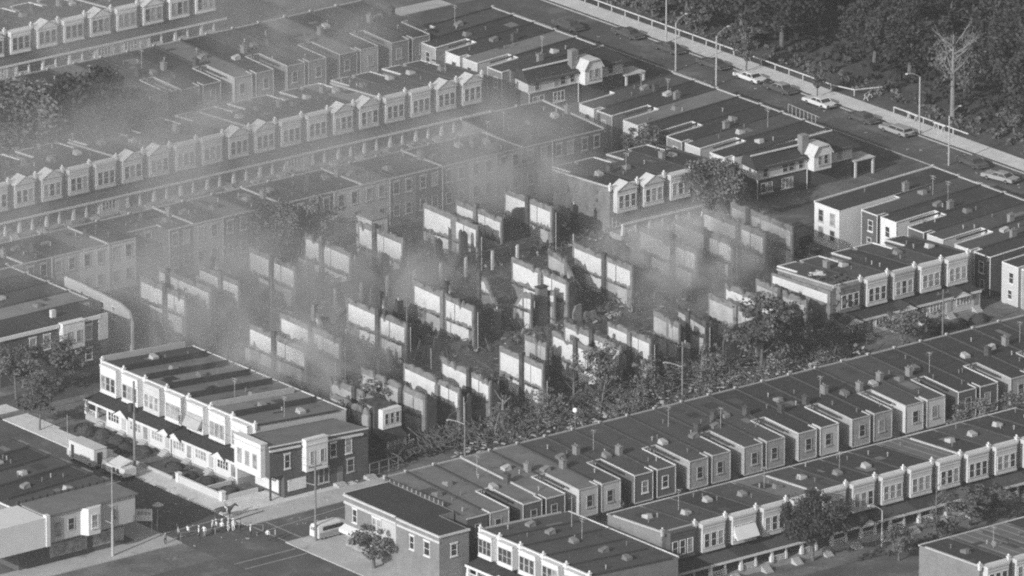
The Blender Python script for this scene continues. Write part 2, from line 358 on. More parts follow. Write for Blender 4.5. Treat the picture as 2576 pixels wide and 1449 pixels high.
    if porch:
        part(h, 'porch_roof', MB().prism([(.01, .0, pz-.16), (.01, -pd, ez-.12), (w-.01, -pd, ez-.12), (w-.01, 0, pz-.16)], [(.01, .0, pz), (.01, -pd, ez), (w-.01, -pd, ez), (w-.01, 0, pz)]), porchroof)
        part(h, 'fascia', MB().box(0, -pd-.08, ez-.26, w, -pd-.002, ez+.07), trim)
        part(h, 'porch_floor', MB().box(.02, -pd+.25, .02, w-.02, -.012, floor), 'stone' if seed % 2 else 'stucco_mid')
        if pedporch:
            g = MB(); x0, x1 = (w*.5, w+.35) if seed % 2 else (-.2, w*.52); mx = (x0+x1)/2
            g.prism([(x0, -pd-.3, ez-.1), (x1, -pd-.3, ez-.1), (mx, -pd-.3, ez+.75)], [(x0, -pd+1.7, ez-.02), (x1, -pd+1.7, ez-.02), (mx, -pd+1.7, ez+.8)])
            g.box(x0-.1, -pd-.42, ez-.22, x1+.1, -pd-.3, ez-.08)
            pg = part(h, 'porch_gable', g, trim)
            g = MB()
            for s in (-1, 1):
                xe = mx+s*((x1-x0)/2+.12)
                g.prism([(xe, -pd-.4, ez-.1), (mx, -pd-.4, ez+.8), (mx, -pd+1.9, ez+.86), (xe, -pd+1.9, ez-.05)][::s], [(xe, -pd-.4, ez), (mx, -pd-.4, ez+.9), (mx, -pd+1.9, ez+.96), (xe, -pd+1.9, ez+.05)][::s])
            part(h, 'gable_roof', g, porchroof)
        if porch == 'open':
            for xx, ww in ((.28, .36), (w*.53, .24)):
                cpart(h, 'porch_pillar', (ww, ez, floor), lambda: MB().box(-ww/2, -ww/2, 0, ww/2, ww/2, ez-floor-.12).box(-ww/2-.05, -ww/2-.05, 0, ww/2+.05, ww/2+.05, .75), trim, (xx, -pd+.3, floor))
            rl = MB().box(.5, -pd+.2, floor+.7, w*.5, -pd+.3, floor+.8)
            x = .6
            while x < w*.5: rl.box(x, -pd+.22, floor, x+.06, -pd+.28, floor+.7); x += .24
            if rail: part(h, 'railing', rl, trim)
            window(h, w*.32, 0, floor+.5, 2.1, 1.4, -1, trim, 'glass', 3, False)
        else:
            f = MB().box(.03, -pd+.18, floor-.5, w-.03, -pd+.3, ez-.1).box(w-.15, -pd+.3, floor, w-.03, -.02, ez-.1).box(.03, -pd+.3, floor, .15, -.02, ez-.1)
            part(h, 'porch_wall', f, bay)
            window(h, w*.35, -pd+.18, floor+.55, 2.3, 1.15, -1, 'white', 'curtain' if curtains or seed % 3 == 0 else 'glass', 4, False)
            part(h, 'porch_door', MB().box(w-1.35, -pd+.1, floor, w-.5, -pd+.178, floor+1.85), 'cream' if seed % 2 else 'curtain')
        st = MB()
        for i in range(4): st.box(w-1.6, -pd+.16-.3*i, .0, w-.4, -pd+.16-.3*(i+1), floor*(1-(i+1)/5))
        part(h, 'steps', st, 'walk')
    return h
# ---------------------------------------------------------------- ground, streets
def sheet(name, x0, y0, x1, y1, z, m):
    return put(name, MB().quad((x0, y0, z), (x1, y0, z), (x1, y1, z), (x0, y1, z)).mesh(name, [m]), kind='structure')
def slab(name, x0, y0, x1, y1, z0, z1, m):
    return put(name, MB().box(x0, y0, z0, x1, y1, z1).mesh(name, [m]), kind='structure')
sheet('ground', -6000, -6000, 6000, 6000, 0.0, 'yard')
sheet('street', -101.5, -400, -90.7, 400, .004, 'asphalt')          # cross street at the left
sheet('street', -90.7, -67.2, 84.4, -58.8, .008, 'asphalt')         # street between the near terraces
sheet('street', -101.49, -67.2, -90.7, -58.8, .008, 'asphalt')
sheet('street', -90.7, -1.2, 84.4, 5.0, .004, 'asphalt')            # narrow street through the ruins
sheet('street', -90.7, 51.5, 84.4, 57.6, .004, 'asphalt')
sheet('street', -90.7, 108.5, 84.4, 117.0, .004, 'asphalt')
sheet('street', -90.7, -127.0, 84.4, -119.5, .004, 'asphalt')
sheet('road', 84.4, -400, 92.4, 400, .008, 'asphalt')
slab('kerb', 92.4, -400, 92.6, 400, -.1, .14, 'kerb'); slab('kerb', 84.2, -57, 84.4, -2.5, -.1, .14, 'kerb'); slab('kerb', 84.2, 6.3, 84.4, 50.5, -.1, .14, 'kerb'); slab('kerb', 84.2, 59, 84.4, 107, -.1, .14, 'kerb')
slab('grass_verge', 92.6, -400, 93.2, 400, -.1, .10, 'grass')
slab('pavement', 93.2, -400, 96.9, 400, -.1, .12, 'palewalk')
sheet('park_ground', 96.7, -400, 900, 400, .02, 'parkground')
for a, b in ((-57.0, -2.4), (6.4, 50.3), (59.0, 107.3)): slab('grass_verge', 73.5, a, 84.2, b, -.1, .06, 'grass')
slab('pavement', -90.7, -58.8, 70, -54.2, -.1, .13, 'walk'); slab('pavement', -90.7, -72.4, 84, -67.2, -.1, .13, 'walk')
slab('pavement', -90.7, -54.2, -86.6, 2.0, -.1, .129, 'palewalk'); slab('pavement', -86.6, -54.2, -68.8, -48.9, -.1, .1295, 'palewalk')
slab('pavement', -90.7, -119.5, -81.4, -72.4, -.1, .129, 'walk')
slab('pavement', -105.9, -54.5, -101.5, 60, -.1, .129, 'walk'); slab('pavement', -130, -58.9, -101.5, -54.5, -.1, .13, 'walk'); slab('pavement', -130, -140, -101.5, -67.0, -.1, .13, 'asphalt')
slab('pavement', -90.7, -3.0, 84, -1.2, -.1, .13, 'yard'); slab('pavement', -90.7, 5.0, 84, 6.6, -.1, .13, 'yard')
slab('pavement', -90.7, 57.6, 50, 59.6, -.1, .13, 'asphalt'); slab('pavement', -90.7, 49.8, 50, 51.5, -.1, .13, 'walk'); slab('pavement', -90, 117, 80, 120.5, -.1, .13, 'walk')
slab('pavement', -62, -119.5, 40, -117.4, -.1, .13, 'yard')
sheet('alley', -84, -95.0, 60, -92.2, .006, 'walk'); sheet('alley', -55, -25.6, 48, -23.4, .006, 'asphalt'); sheet('alley', -60, 28.2, 46, 30.4, .006, 'walk'); sheet('alley', -34, 81.5, 47, 84.0, .006, 'walk'); sheet('alley', 46.3, 8, 48.6, 93, .006, 'walk')
# painted lines where the streets cross
pl = MB()
for x0, x1, y0, y1 in ((-101.3, -91, -56.9, -56.65), (-101.3, -91, -54.4, -54.15), (-90.4, -90.15, -67, -59), (-87.9, -87.65, -67, -59), (-101.2, -91, -70.0, -69.75), (-101.2, -91, -72.4, -72.15)):
    pl.quad((x0, y0, .013), (x1, y0, .013), (x1, y1, .013), (x0, y1, .013))
put('crosswalk', pl.mesh('crosswalk', ['paint']), kind='structure')
# ---------------------------------------------------------------- terraces
PI = math.pi
WR = {'white': 'white-sided', 'brick_mid': 'grey brick', 'brick_dark': 'dark brick', 'stone': 'stone-veneered', 'siding': 'pale-sided', 'siding_dark': 'dark-sided', 'stucco': 'pale stucco', 'stucco_mid': 'grey stucco', 'offwhite': 'off-white', 'burnt': 'brick'}
# long bay-fronted terrace at upper left
pat = 'fpfppppffppffppffpp'
pat = ['f', 'p', 'p', 'f', 'f', 'p', 'p', 'f', 'f', 'p', 'p', 'f', 'f', 'p', 'p', 'f', 'f', 'p', 'p']   # k=-2..16
seqr = ['roof2', 'roof1', 'roof2', 'roof2', 'roof1', 'roof1', 'roof0', 'roof1', 'roof1', 'roof0', 'roof2', 'roof1', 'roof1', 'roof2', 'roof3', 'roof2', 'roof1', 'roof1', 'roof1']
for i, p in enumerate(pat):
    k = i-2; ped = p == 'p'; enc = (i % 7) == 4
    front_house('house with %s, %s from left in the long upper-left bay terrace' % ('pediment over bay' if ped else 'flat-topped bay', ORD[i]),
                (-36.25+4.8*k, 65.25, 0), 0, 4.8, 8.5, 4.6, 7.6, 6.9, ped, 'brick_mid', 'offwhite', seqr[i], 'white', 100+i, 'bay-fronted terrace at upper left',
                'R' if k % 2 == 0 else 'L', 'closed' if enc else 'open', False, 2.7, 3.3, 2.7, True, last=(i == 18), porchroof='roof2', rail=False, floor=.5)
# terrace of house backs behind it
for i in range(15):
    k = i-1; L = -19.0+4.9*i; r = 'L' if i % 2 == 0 else 'R'
    front = 106.5; wl = ['brick_mid', 'brick_dark', 'stucco_mid', 'brick_mid', 'brick_mid'][i % 5]
    rear_house('%s house back, %s from left in the terrace behind the upper-left bays' % (WR[wl], ORD[i]), (L+4.9, front, 0), PI, 4.9, 11.5, 7.0, 7.8, 7.0, r, 1.3, .38, 1.5, wl,
               ['roof1', 'roof2', 'roof1', 'roof0'][i % 4], 'cream', 200+i, 2.0, group='house backs at upper left', frame='cream', two=False)
# porches of the farthest terrace, top left
for i in range(9):
    front_house('white-porched row house, %s from left in the farthest terrace at the top-left corner' % ORD[i], (-3.2+4.95*i, 126.2, 0), 0, 4.95, 9, 3.5, 7.9, 7.1, i % 2 == 0, 'brick_mid', 'white', 'roof2', 'white', 300+i,
                'farthest porch-fronted terrace', 'R', 'closed' if i in (0, 4, 5) else 'open', False, 3.0, 4.1, 3.6, True, floor=1.3, bayz=4.4, curtains=False, last=(i == 8))
# backs facing the ruins
X5 = [-65.6, -60.6, -55.7, -50.8, -45.8, -40.9, -35.2, -30.8, -25.7, -20.5, -15.2, -10.4, -5.8, -.6, 4.3, 9.2, 13.9, 18.8, 23.8, 28.8, 34.2, 39.0, 43.9]
W5 = ['stucco_mid', 'brick_mid', 'stucco_mid', 'stucco', 'stucco', 'brick_mid', 'brick_dark', 'stucco_mid', 'brick_dark', 'brick_dark', 'brick_dark', 'brick_dark', 'siding', 'stucco_mid', 'brick_mid', 'brick_dark', 'brick_mid', 'stucco_mid', 'stucco_mid', 'brick_mid', 'brick_dark', 'brick_dark']
for i, (a, b) in enumerate(zip(X5[:-1], X5[1:])):
    yr = 34.2 if i != 5 else 37.0
    yf = 43.6 if i < 19 else 48.6
    h5 = rear_house('%s house back, %s from left among the backs beyond the ruins' % (WR[W5[i]], ORD[i]), (b, yf, 0), PI, b-a, yf-yr, 0, 7.0 if i < 19 else 7.8, 7.0, None, 0, 0, 0, W5[i], ['roof2', 'roof1', 'roof1', 'roof0', 'roof1'][i % 5], 'cream', 400+i, 0,
               group='house backs beyond the ruins', two=True, coping='tar' if i % 3 else 'cream', frame='cream', lintel=True)
    if i % 2 == 0: part(h5, 'downspout', MB().tube((b-a-.05, yf-yr+.14, 0), (b-a-.05, yf-yr+.14, 6.9), .08, k=6), 'cream')
# lone light shed by the ruins
t = thing('garden_shed', 'tall white outbuilding with small dark windows behind the burnt walls', 'shed', (-7.3, 23.2, 0))
part(t, 'wall', MB().box(0, 0, 0, 2.9, 3.6, 5.6), 'siding'); part(t, 'roof', MB().prism([(-.1, -.1, 5.602), (3.0, -.1, 5.602), (3.0, 3.7, 5.602), (-.1, 3.7, 5.602)], [(-.1, -.1, 5.7), (3.0, -.1, 5.7), (3.0, 3.7, 6.1), (-.1, 3.7, 6.1)]), 'roof3')
window(t, 1.4, 0, 3.6, .8, 1.1, -1, 'cream'); window(t, 0, 1.8, 3.4, .6, 1.3, 1, 'cream', side=-1)
# survivors on the middle street
for i in range(4):
    L = 25.6+4.95*i
    front_house(['white-trimmed front with slanted gable boards, first surviving house beside the smoke', 'front with diagonal white gable boards, second surviving house left of the round tree', 'surviving house half hidden by the round tree, third in its short row', 'dark-roofed surviving house at the right end of the short row behind the round tree'][i],
                (L, 9.9, 0), 0, 4.95, 10.4, 4.2, 7.5, 6.8, i < 2, 'burnt' if i == 0 else 'brick_mid', 'offwhite', ['roof1', 'roof2', 'roof2', 'roof1'][i], 'white', 500+i, 'surviving short row in the middle block', 'R' if i % 2 else 'L', 'open', False, 3.0, 3.4, 2.8, True, last=(i == 3))
# survivors near right: five houses
R2L = ['fire-damaged house with a broken charred bay, left end of the surviving right-hand row', 'white brick bay with three dark windows, second house of the surviving right-hand row',
       'grey bay house with three dark windows, middle of the surviving right-hand row', 'bay house with large gridded panes, fourth of the surviving right-hand row', 'end house with wide gridded bay windows, right end of the surviving right-hand row']
for i in range(5):
    front_house(R2L[i], (21.25+4.93*i, -45.35, 0), 0, 4.93, 9.0, 4.4, 7.6, 6.9, False, 'burnt' if i == 0 else 'brick_mid', ['burnt', 'offwhite', 'stucco_mid', 'offwhite', 'offwhite'][i], ['roof2', 'roof2', 'roof1', 'roof2', 'roof1'][i], ['offwhite', 'white', 'white', 'white', 'white'][i], 600+i,
                'surviving row right of the ruins', 'R' if i % 2 else 'L', 'closed' if i != 2 else 'open', i in (0, 2, 4), 3.2, 3.5, 2.9, i > 0, curtains=i in (3, 4), last=(i == 4), porchroof='roof1')
# the roof hole and sagging charred edge over the damaged bay
b = MB()
r_ = random.Random(5)
for q in range(26): x = r_.uniform(.5, 4.4); b.bar((x, r_.uniform(-1.0, .6), 7.2+r_.uniform(-.9, .5)), (x+r_.uniform(-.9, .9), r_.uniform(-.9, 1.4), 7.3+r_.uniform(-.8, .6)), .22, .1)
h0 = [o for o in bpy.data.objects if o.get('label') == R2L[0]][0]
part(h0, 'charred_roof_edge', b, 'char')
b = MB()
for q in range(46): x = r_.uniform(-.9, 1.6); y = r_.uniform(-1.6, 4.5); z = r_.uniform(.3, 6.9)*(1-.12*max(0, y)); a = r_.uniform(0, 6.3); b.bar((x, y, z), (x+math.cos(a)*.9, y+math.sin(a)*.7, z+r_.uniform(-.9, .5)), .2, .12)
part(h0, 'torn_edge', b, 'timber')
b = MB()
for q in range(60): x = r_.uniform(.4, 4.2); y = r_.uniform(.3, 6.5); z = 7.6-.05*y+r_.uniform(-.1, .3); a = r_.uniform(0, 6.3); b.bar((x, y, z), (x+math.cos(a)*.8, y+math.sin(a)*.8, z+r_.uniform(-.2, .3)), .35, .1)
part(h0, 'roof_debris', b, 'char')
b = MB()
for q in range(90): x = r_.uniform(-5.5, 2.6); y = r_.uniform(-4.6, 3.5); z = r_.uniform(.2, 3.4)*max(.15, 1-abs(x+1.2)/5.5); a = r_.uniform(0, 6.3); b.bar((x, y, z), (x+math.cos(a)*1.3, y+math.sin(a), z+r_.uniform(-.7, .8)), r_.uniform(.1, .5), .12)
part(h0, 'fallen_boards', b, 'timber'); part(h0, 'torn_roof_felt', MB().prism([(1.2, 5.6, 7.2), (2.9, 5.2, 7.2), (2.6, 7.0, 7.1), (1.4, 7.1, 7.1)], [(1.4, 5.9, 7.7), (2.7, 5.5, 7.9), (2.4, 6.8, 7.5), (1.6, 6.9, 7.6)]), 'stucco')
# near terrace, backs toward the viewer (street side hidden)
P1 = ['brick_mid', 'brick_dark', 'siding', 'siding_dark', 'stone', 'stone', 'siding', 'stone', 'offwhite', 'brick_dark', 'stone', 'stone']
n = 0
for k in range(-2, 10):
    L = -59.45+9.38*k; wl = P1[k+2]
    for j in (0, 1):
        w1 = [wl, wl]
        if k == -2: w1 = ['brick_dark', 'stone']
        if k == 4: w1 = ['stone', 'siding']
        x1 = L+3.49 if j == 0 else L+8.18
        if k == -2 and j == 0: lot = 3.49
        else: lot = 4.69
        rf = ['roof0', 'roof0', 'roof0', 'roof2', 'roof2', 'roof2', 'roof1', 'roof1', 'roof2', 'roof1', 'roof1', 'roof1'][k+2] if j == 0 or k % 3 else 'roof2'
        rear_house('%s row house back, %s from left in the near terrace lining the leafy street' % (WR[w1[j]], ORD[n]), (x1, -72.5, 0), PI, lot, 10.5, 7.15, 7.9, 6.95, ('R' if j == 0 else 'L') if lot > 4 else None, 1.2, .37, 1.7, w1[j], rf,
                   'offwhite' if w1[j] in ('siding_dark', 'brick_dark') and k > -2 else ('offwhite' if k % 3 == 1 else 'cream'), 700+n, 2.4, 3.05, 'near terrace backs', 'tar' if n != 2 else 'cream', 'glass', 'white' if wl == 'siding_dark' else 'stucco_mid', True, n % 4 == 2, porch=False)
        n += 1
# corner shop at the left end of that terrace
t = thing('corner_shop', 'long grey brick corner building with pale cornices and an awning, bottom centre-left', 'shop', (-85.9, -94.2, 0))
zt = lambda y: 7.5+.02*(y-10)
foot = [(0, 0), (4.9, 0), (4.9, 6.4), (7.4, 6.4), (7.4, 20.3), (0, 20.3)]
b = MB().prism([(x, y, 0) for x, y in foot], [(x, y, zt(y)) for x, y in foot], caps=False); part(t, 'wall', b, 'brick_mid')
part(t, 'roof', MB().poly([(x, y, zt(y)-.08) for x, y in foot]), 'roof1')
b = MB().box(-.22, 9.2, zt(9)-.12, -.002, 20.45, zt(9)+.12).box(-.2, -.15, zt(0)-.15, -.003, 9.0, zt(0)+.1).box(-.12, 9.2, 6.35, -.002, 20.4, 6.7).box(-.12, -.1, 6.3, -.002, 9.0, 6.6).box(0, -.2, zt(0)-.2, 5.0, -.002, zt(0)+.08).box(-.05, 20.3, 7.4, 7.4, 20.45, 7.8)
part(t, 'cornice', b, 'offwhite')
window(t, 0, 18.1, 4.3, .8, 1.7, 1, 'white', lintel=True, side=-1); window(t, 0, 13.4, 4.2, 1.7, 1.8, 1, 'white', lintel=True, side=-1, lites=2); window(t, 0, 5.8, 4.0, .8, 1.7, 1, 'white', lintel=True, side=-1); window(t, 0, 2.6, 4.0, 1.1, 1.8, 1, 'white', lintel=True, side=-1)
part(t, 'stucco_panel', MB().box(-.14, 9.1, 2.8, -.003, 12.2, 6.3), 'siding')
part(t, 'air_conditioner', MB().box(-.5, 13.9, 4.05, -.15, 14.8, 4.65), 'cream')
aw = part(t, 'shop_sign', MB().prism([(-1.0, 13.2, 2.6), (-.01, 13.2, 2.6), (-.01, 20.35, 2.6), (-1.0, 20.35, 2.6)], [(-1.0, 13.2, 3.05), (-.01, 13.2, 3.5), (-.01, 20.35, 3.5), (-1.0, 20.35, 3.05)]), 'white')
b = MB()
for i in range(7): y = 14.2+i*.62; b.box(-1.03, y, 2.68, -1.003, y+.36, 2.98)
part(aw, 'lettering', b, 'shrub'); part(t, 'shopfront', MB().box(-.06, 13.4, .5, -.004, 20.0, 2.5), 'curtain')
window(t, 2.4, 0, 4.2, .9, 1.5, -1, 'white', lintel=True)
# parapet railing beside the first roof
t2 = MB()
for i in range(13): y = -73.9-i*.95; t2.box(-78.47, y-.05, 7.0, -78.36, y+.05, 8.05)
t2.box(-78.39, -85.4, 7.0, -78.30, -73.6, 8.0, 1)
put('roof_fence', t2.mesh('roof_fence', ['cream', 'tar']), label='dark rooftop screen with pale posts beside the corner building roof', cat='fence')
# front row along the bottom edge
X0 = [-62.6, -57.2, -52.1, -46.9, -41.8, -36.65, -31.6, -26.6, -21.65, -16.7, -11.75, -6.8, -1.85, 3.1, 8.0]
for i, (a, b_) in enumerate(zip(X0[:-1], X0[1:])):
    front_house('%s row house front, %s from left in the bottom-right bay-windowed row' % (['dark-trimmed', 'triple-windowed', 'white-awninged', 'tree-shaded', 'tree-shaded', 'curtain-bayed', 'three-paned', 'small-windowed', 'wide-paned', 'air-conditioned', 'wide-windowed', 'flat-roofed', 'flat-roofed', 'flat-roofed'][i], ORD[i]),
                (a, -111.5, 0), 0, b_-a, 11.4, 0, 7.6, 7.0, False, 'brick_mid', 'brick_dark' if i == 0 else 'offwhite', ['roof2', 'roof2', 'roof1', 'roof2', 'roof0', 'roof2', 'roof1', 'roof1', 'roof1', 'ribroof', 'roof1', 'roof2', 'roof1', 'roof1'][i], 'cream' if i in (0,) else 'white', 800+i,
                'bottom-right bay-fronted row', None, 'open' if i not in (9, 10) else 'closed', i in (6, 9), 3.4, 3.4, 2.75, True, awning='white' if i == 2 else False, curtains=i in (5, 7, 8), ant=i in (1, 6), last=(i == 13), porchroof=['roof1', 'roof2', 'roof1', 'roof2'][i % 4])
# bottom right corner: backs of the next terrace
for i in range(7):
    L = -38.2+4.9*i
    front_house('flat terrace roof, %s from left along the bottom-right frame edge' % ORD[i], (L, -146.5, 0), 0, 4.9, 12, 0, 7.3, 6.9, False, 'brick_mid', 'offwhite', 'ribroof' if i in (1, 2) else 'roof1', 'white', 900+i, 'roofs at bottom right', None, 'open')
# bottom-centre row facing the left cross street
Y0 = [-94.7, -98.8, -103.2, -108.0, -112.8, -117.6]
for i, (a, b_) in enumerate(zip(Y0[:-1], Y0[1:])):
    front_house('long flat roof with white front facing left, %s down the bottom-centre row' % ORD[i], (-79.4, a, 0), -PI/2, a-b_, 14.6, 0, 7.0, 6.4, False, 'white' if i == 0 else 'brick_mid', 'white', 'roof2', 'white', 950+i, 'bottom-centre row', None, 'open', i == 1, 2.6, 3.3, 2.7, last=(i == 4), sidewall=None)
# row on the cross street at left: bays facing left
for i in range(7):
    Yh = -9.65-4.98*i+0.0
    front_house('bright white bay facing left, %s from the far end of the lower-left terrace' % ORD[i], (-78.55, Yh, 0), -PI/2, 4.98, 10.4, 4.8, 7.7, 6.85, False, 'offwhite', 'white' if i not in (2,) else 'offwhite', ['roof2', 'roof0', 'roof3', 'roof0', 'roof0', 'roof3', 'roof0'][i], 'white', 1000+i,
                'lower-left terrace', None, 'closed' if i not in (0,) else 'open', i in (1, 3, 4, 6), 3.3, 3.6, 3.0, True, curtains=i in (2, 3, 4, 5), porchroof='roof1', awning='stucco_mid' if i == 4 else False, cop=.8, last=(i == 6))
# corner building at the end of that row
t = thing('corner_building', 'two-storey dark brick corner building with white bays, at the street corner lower left', 'building', (-82.6, -53.0, 0))
L, W = 16.5, 7.7
def cz(x): return 7.75-.045*x
b = MB().prism([(2.4, .0, 0), (L, 0, 0), (L, W, 0), (2.4, W, 0)], [(2.4, 0, 3.4), (L, 0, 3.4), (L, W, 3.4), (2.4, W, 3.4)], caps=False)
b.prism([(0, 0, 3.4), (L, 0, 3.4), (L, W, 3.4), (0, W, 3.4)], [(0, 0, cz(0)), (L, 0, cz(L)), (L, W, cz(L)-.6), (0, W, cz(0)-.6)], caps=False).poly([(0, W, 3.4), (L, W, 3.4), (L, 0, 3.4), (0, 0, 3.4)])
part(t, 'wall', b, 'brick_dark'); part(t, 'roof', MB().poly([(0, 0, cz(0)-.08), (L, 0, cz(L)-.08), (L, W, cz(L)-.68), (0, W, cz(0)-.68)]), 'roof0')
b = MB().bar((-.1, -.16, cz(0)-.55), (5.0, -.16, cz(5)-.55), .3, .22).bar((9.2, -.16, cz(9)-.55), (L-1.0, -.16, cz(L)-.55), .3, .22).bar((-.1, -.05, cz(0)+.02), (L, -.05, cz(L)+.02), .2, .14); part(t, 'cornice', b, 'white')
b = MB().box(-.75, 1.0, 3.3, .3, W-.8, 8.0).box(-.85, .9, 7.9, .3, W-.7, 8.1).box(-.83, .9, 7.2, -.752, W-.7, 7.35); fb = part(t, 'front_bay', b, 'white')
for i in range(3): window(t, -.75, 2.3+i*1.7, 4.4, .8, 1.9, 1, 'cream', 'curtain', side=-1, sill=False)
b = MB().box(5.4, -.95, 3.35, 9.0, -.003, 7.85).box(5.3, -1.03, 7.0, 9.1, -.952, 7.14).box(5.3, -1.02, 7.72, 9.1, -.953, 7.95); part(t, 'side_bay', b, 'white')
window(t, 6.4, -.95, 4.4, .62, 1.7, -1, 'offwhite', 'curtain', sill=False); window(t, 8.1, -.95, 4.4, .62, 1.7, -1, 'offwhite', 'curtain', sill=False)
window(t, 2.9, 0, 4.3, .8, 1.8, -1, 'white', lintel=True); window(t, 10.6, 0, 4.3, .9, 1.8, -1, 'white', lintel=True); window(t, 13.2, 0, 4.3, .9, 1.9, -1, 'white', lintel=True)
window(t, 13.5, 0, 1.6, 1.0, 1.6, -1, 'cream', lintel=True); window(t, 9.0, 0, 1.0, 1.6, 1.9, -1, 'cream', lites=2, lintel=True)
part(t, 'white_board', MB().box(3.0, -.08, .9, 6.0, -.004, 2.5), 'white'); part(t, 'door', MB().box(11.3, -.07, .6, 12.2, -.004, 2.7), 'brick_mid')
part(t, 'column', MB().tube((.3, .3, 0), (.3, .3, 3.4), .16), 'tar')
part(t, 'shopfront', MB().box(2.33, 1.2, .5, 2.39, 6.4, 2.3), 'white')
for x in (10.8, 15.9): part(t, 'steps', MB().box(x-.2, -.9, 0, x+1.3, -.003, .5).box(x-.2, -1.3, 0, x+1.3, -.902, .3), 'walk')
# ---------------------------------------------------------------- terrace along the park road: backs to the left
def c2(i, H, j, lotw, xr, wl, roofm, lab, seed, frame='cream', hf=7.0, hr=6.0):
    # H: far edge of the pair's first ell; j=0 far house, j=1 near house
    y0 = H-3.85-(0 if j == 0 else 5.1); well = 'R' if j == 0 else 'L'
    return rear_house(lab, (69.5, y0, 0), PI/2, 5.1, 12.0, 69.5-xr-12.0, hf, hr, well, 1.25, .4, 1.4, wl, roofm, 'white', seed, 0, group='terrace beside the park road', frame='white', win='glass', two=False, ant=seed % 5 == 0)
n = 0
seqw = ['siding', 'stone', 'white', 'stucco', 'brick_mid', 'brick_dark']
for H in (92.2, 82.0, 71.8):
    for j in (0, 1):
        if H == 71.8 and j == 1: continue
        c2(0, H, j, 5.1, 51.7, seqw[n], ['roof2', 'roof1', 'roof1', 'roof0', 'roof1', 'roof1'][n], '%s back, %s from the top in the farthest block beside the park road' % (WR[seqw[n]], ORD[n]), 1100+n); n += 1
seqw = ['white', 'brick_mid', 'white', 'brick_mid', 'brick_mid', 'siding', 'white', 'brick_mid']; n = 0
for H in (48.6, 38.2, 28.0, 18.0):
    for j in (0, 1):
        if H == 18.0 and j == 1: continue
        c2(0, H, j, 5.1, 50.8, seqw[n], ['roof2', 'roof1', 'roof0', 'roof1', 'roof1', 'roof2', 'roof1', 'roof1'][n], '%s back, %s from the top in the middle block beside the park road' % (WR[seqw[n]], ORD[n]), 1120+n); n += 1
seqw = ['brick_dark', 'white', 'brick_dark', 'offwhite', 'white', 'brick_dark', 'siding', 'stone']; n = 0
rear_house('tall bright white back with two windows, top of the right-hand block beside the park road', (69.5, -15.6, 0), PI/2, 5.6, 22.2-5, 5, 7.1, 6.1, None, 0, 0, 0, 'white', 'roof1', 'white', 1139, 0, group='terrace beside the park road', two=True, coping='offwhite', last=True)
for H in (-16.9, -27.2, -37.5, -47.8):
    for j in (0, 1):
        c2(0, H, j, 5.1, 50.4, seqw[n], ['roof2', 'roof1', 'roof1', 'roof2', 'roof2', 'roof1', 'roof1', 'roof2'][n], '%s back, %s below the tall white one in the right-hand block' % (WR[seqw[n]], ORD[n]), 1140+n); n += 1
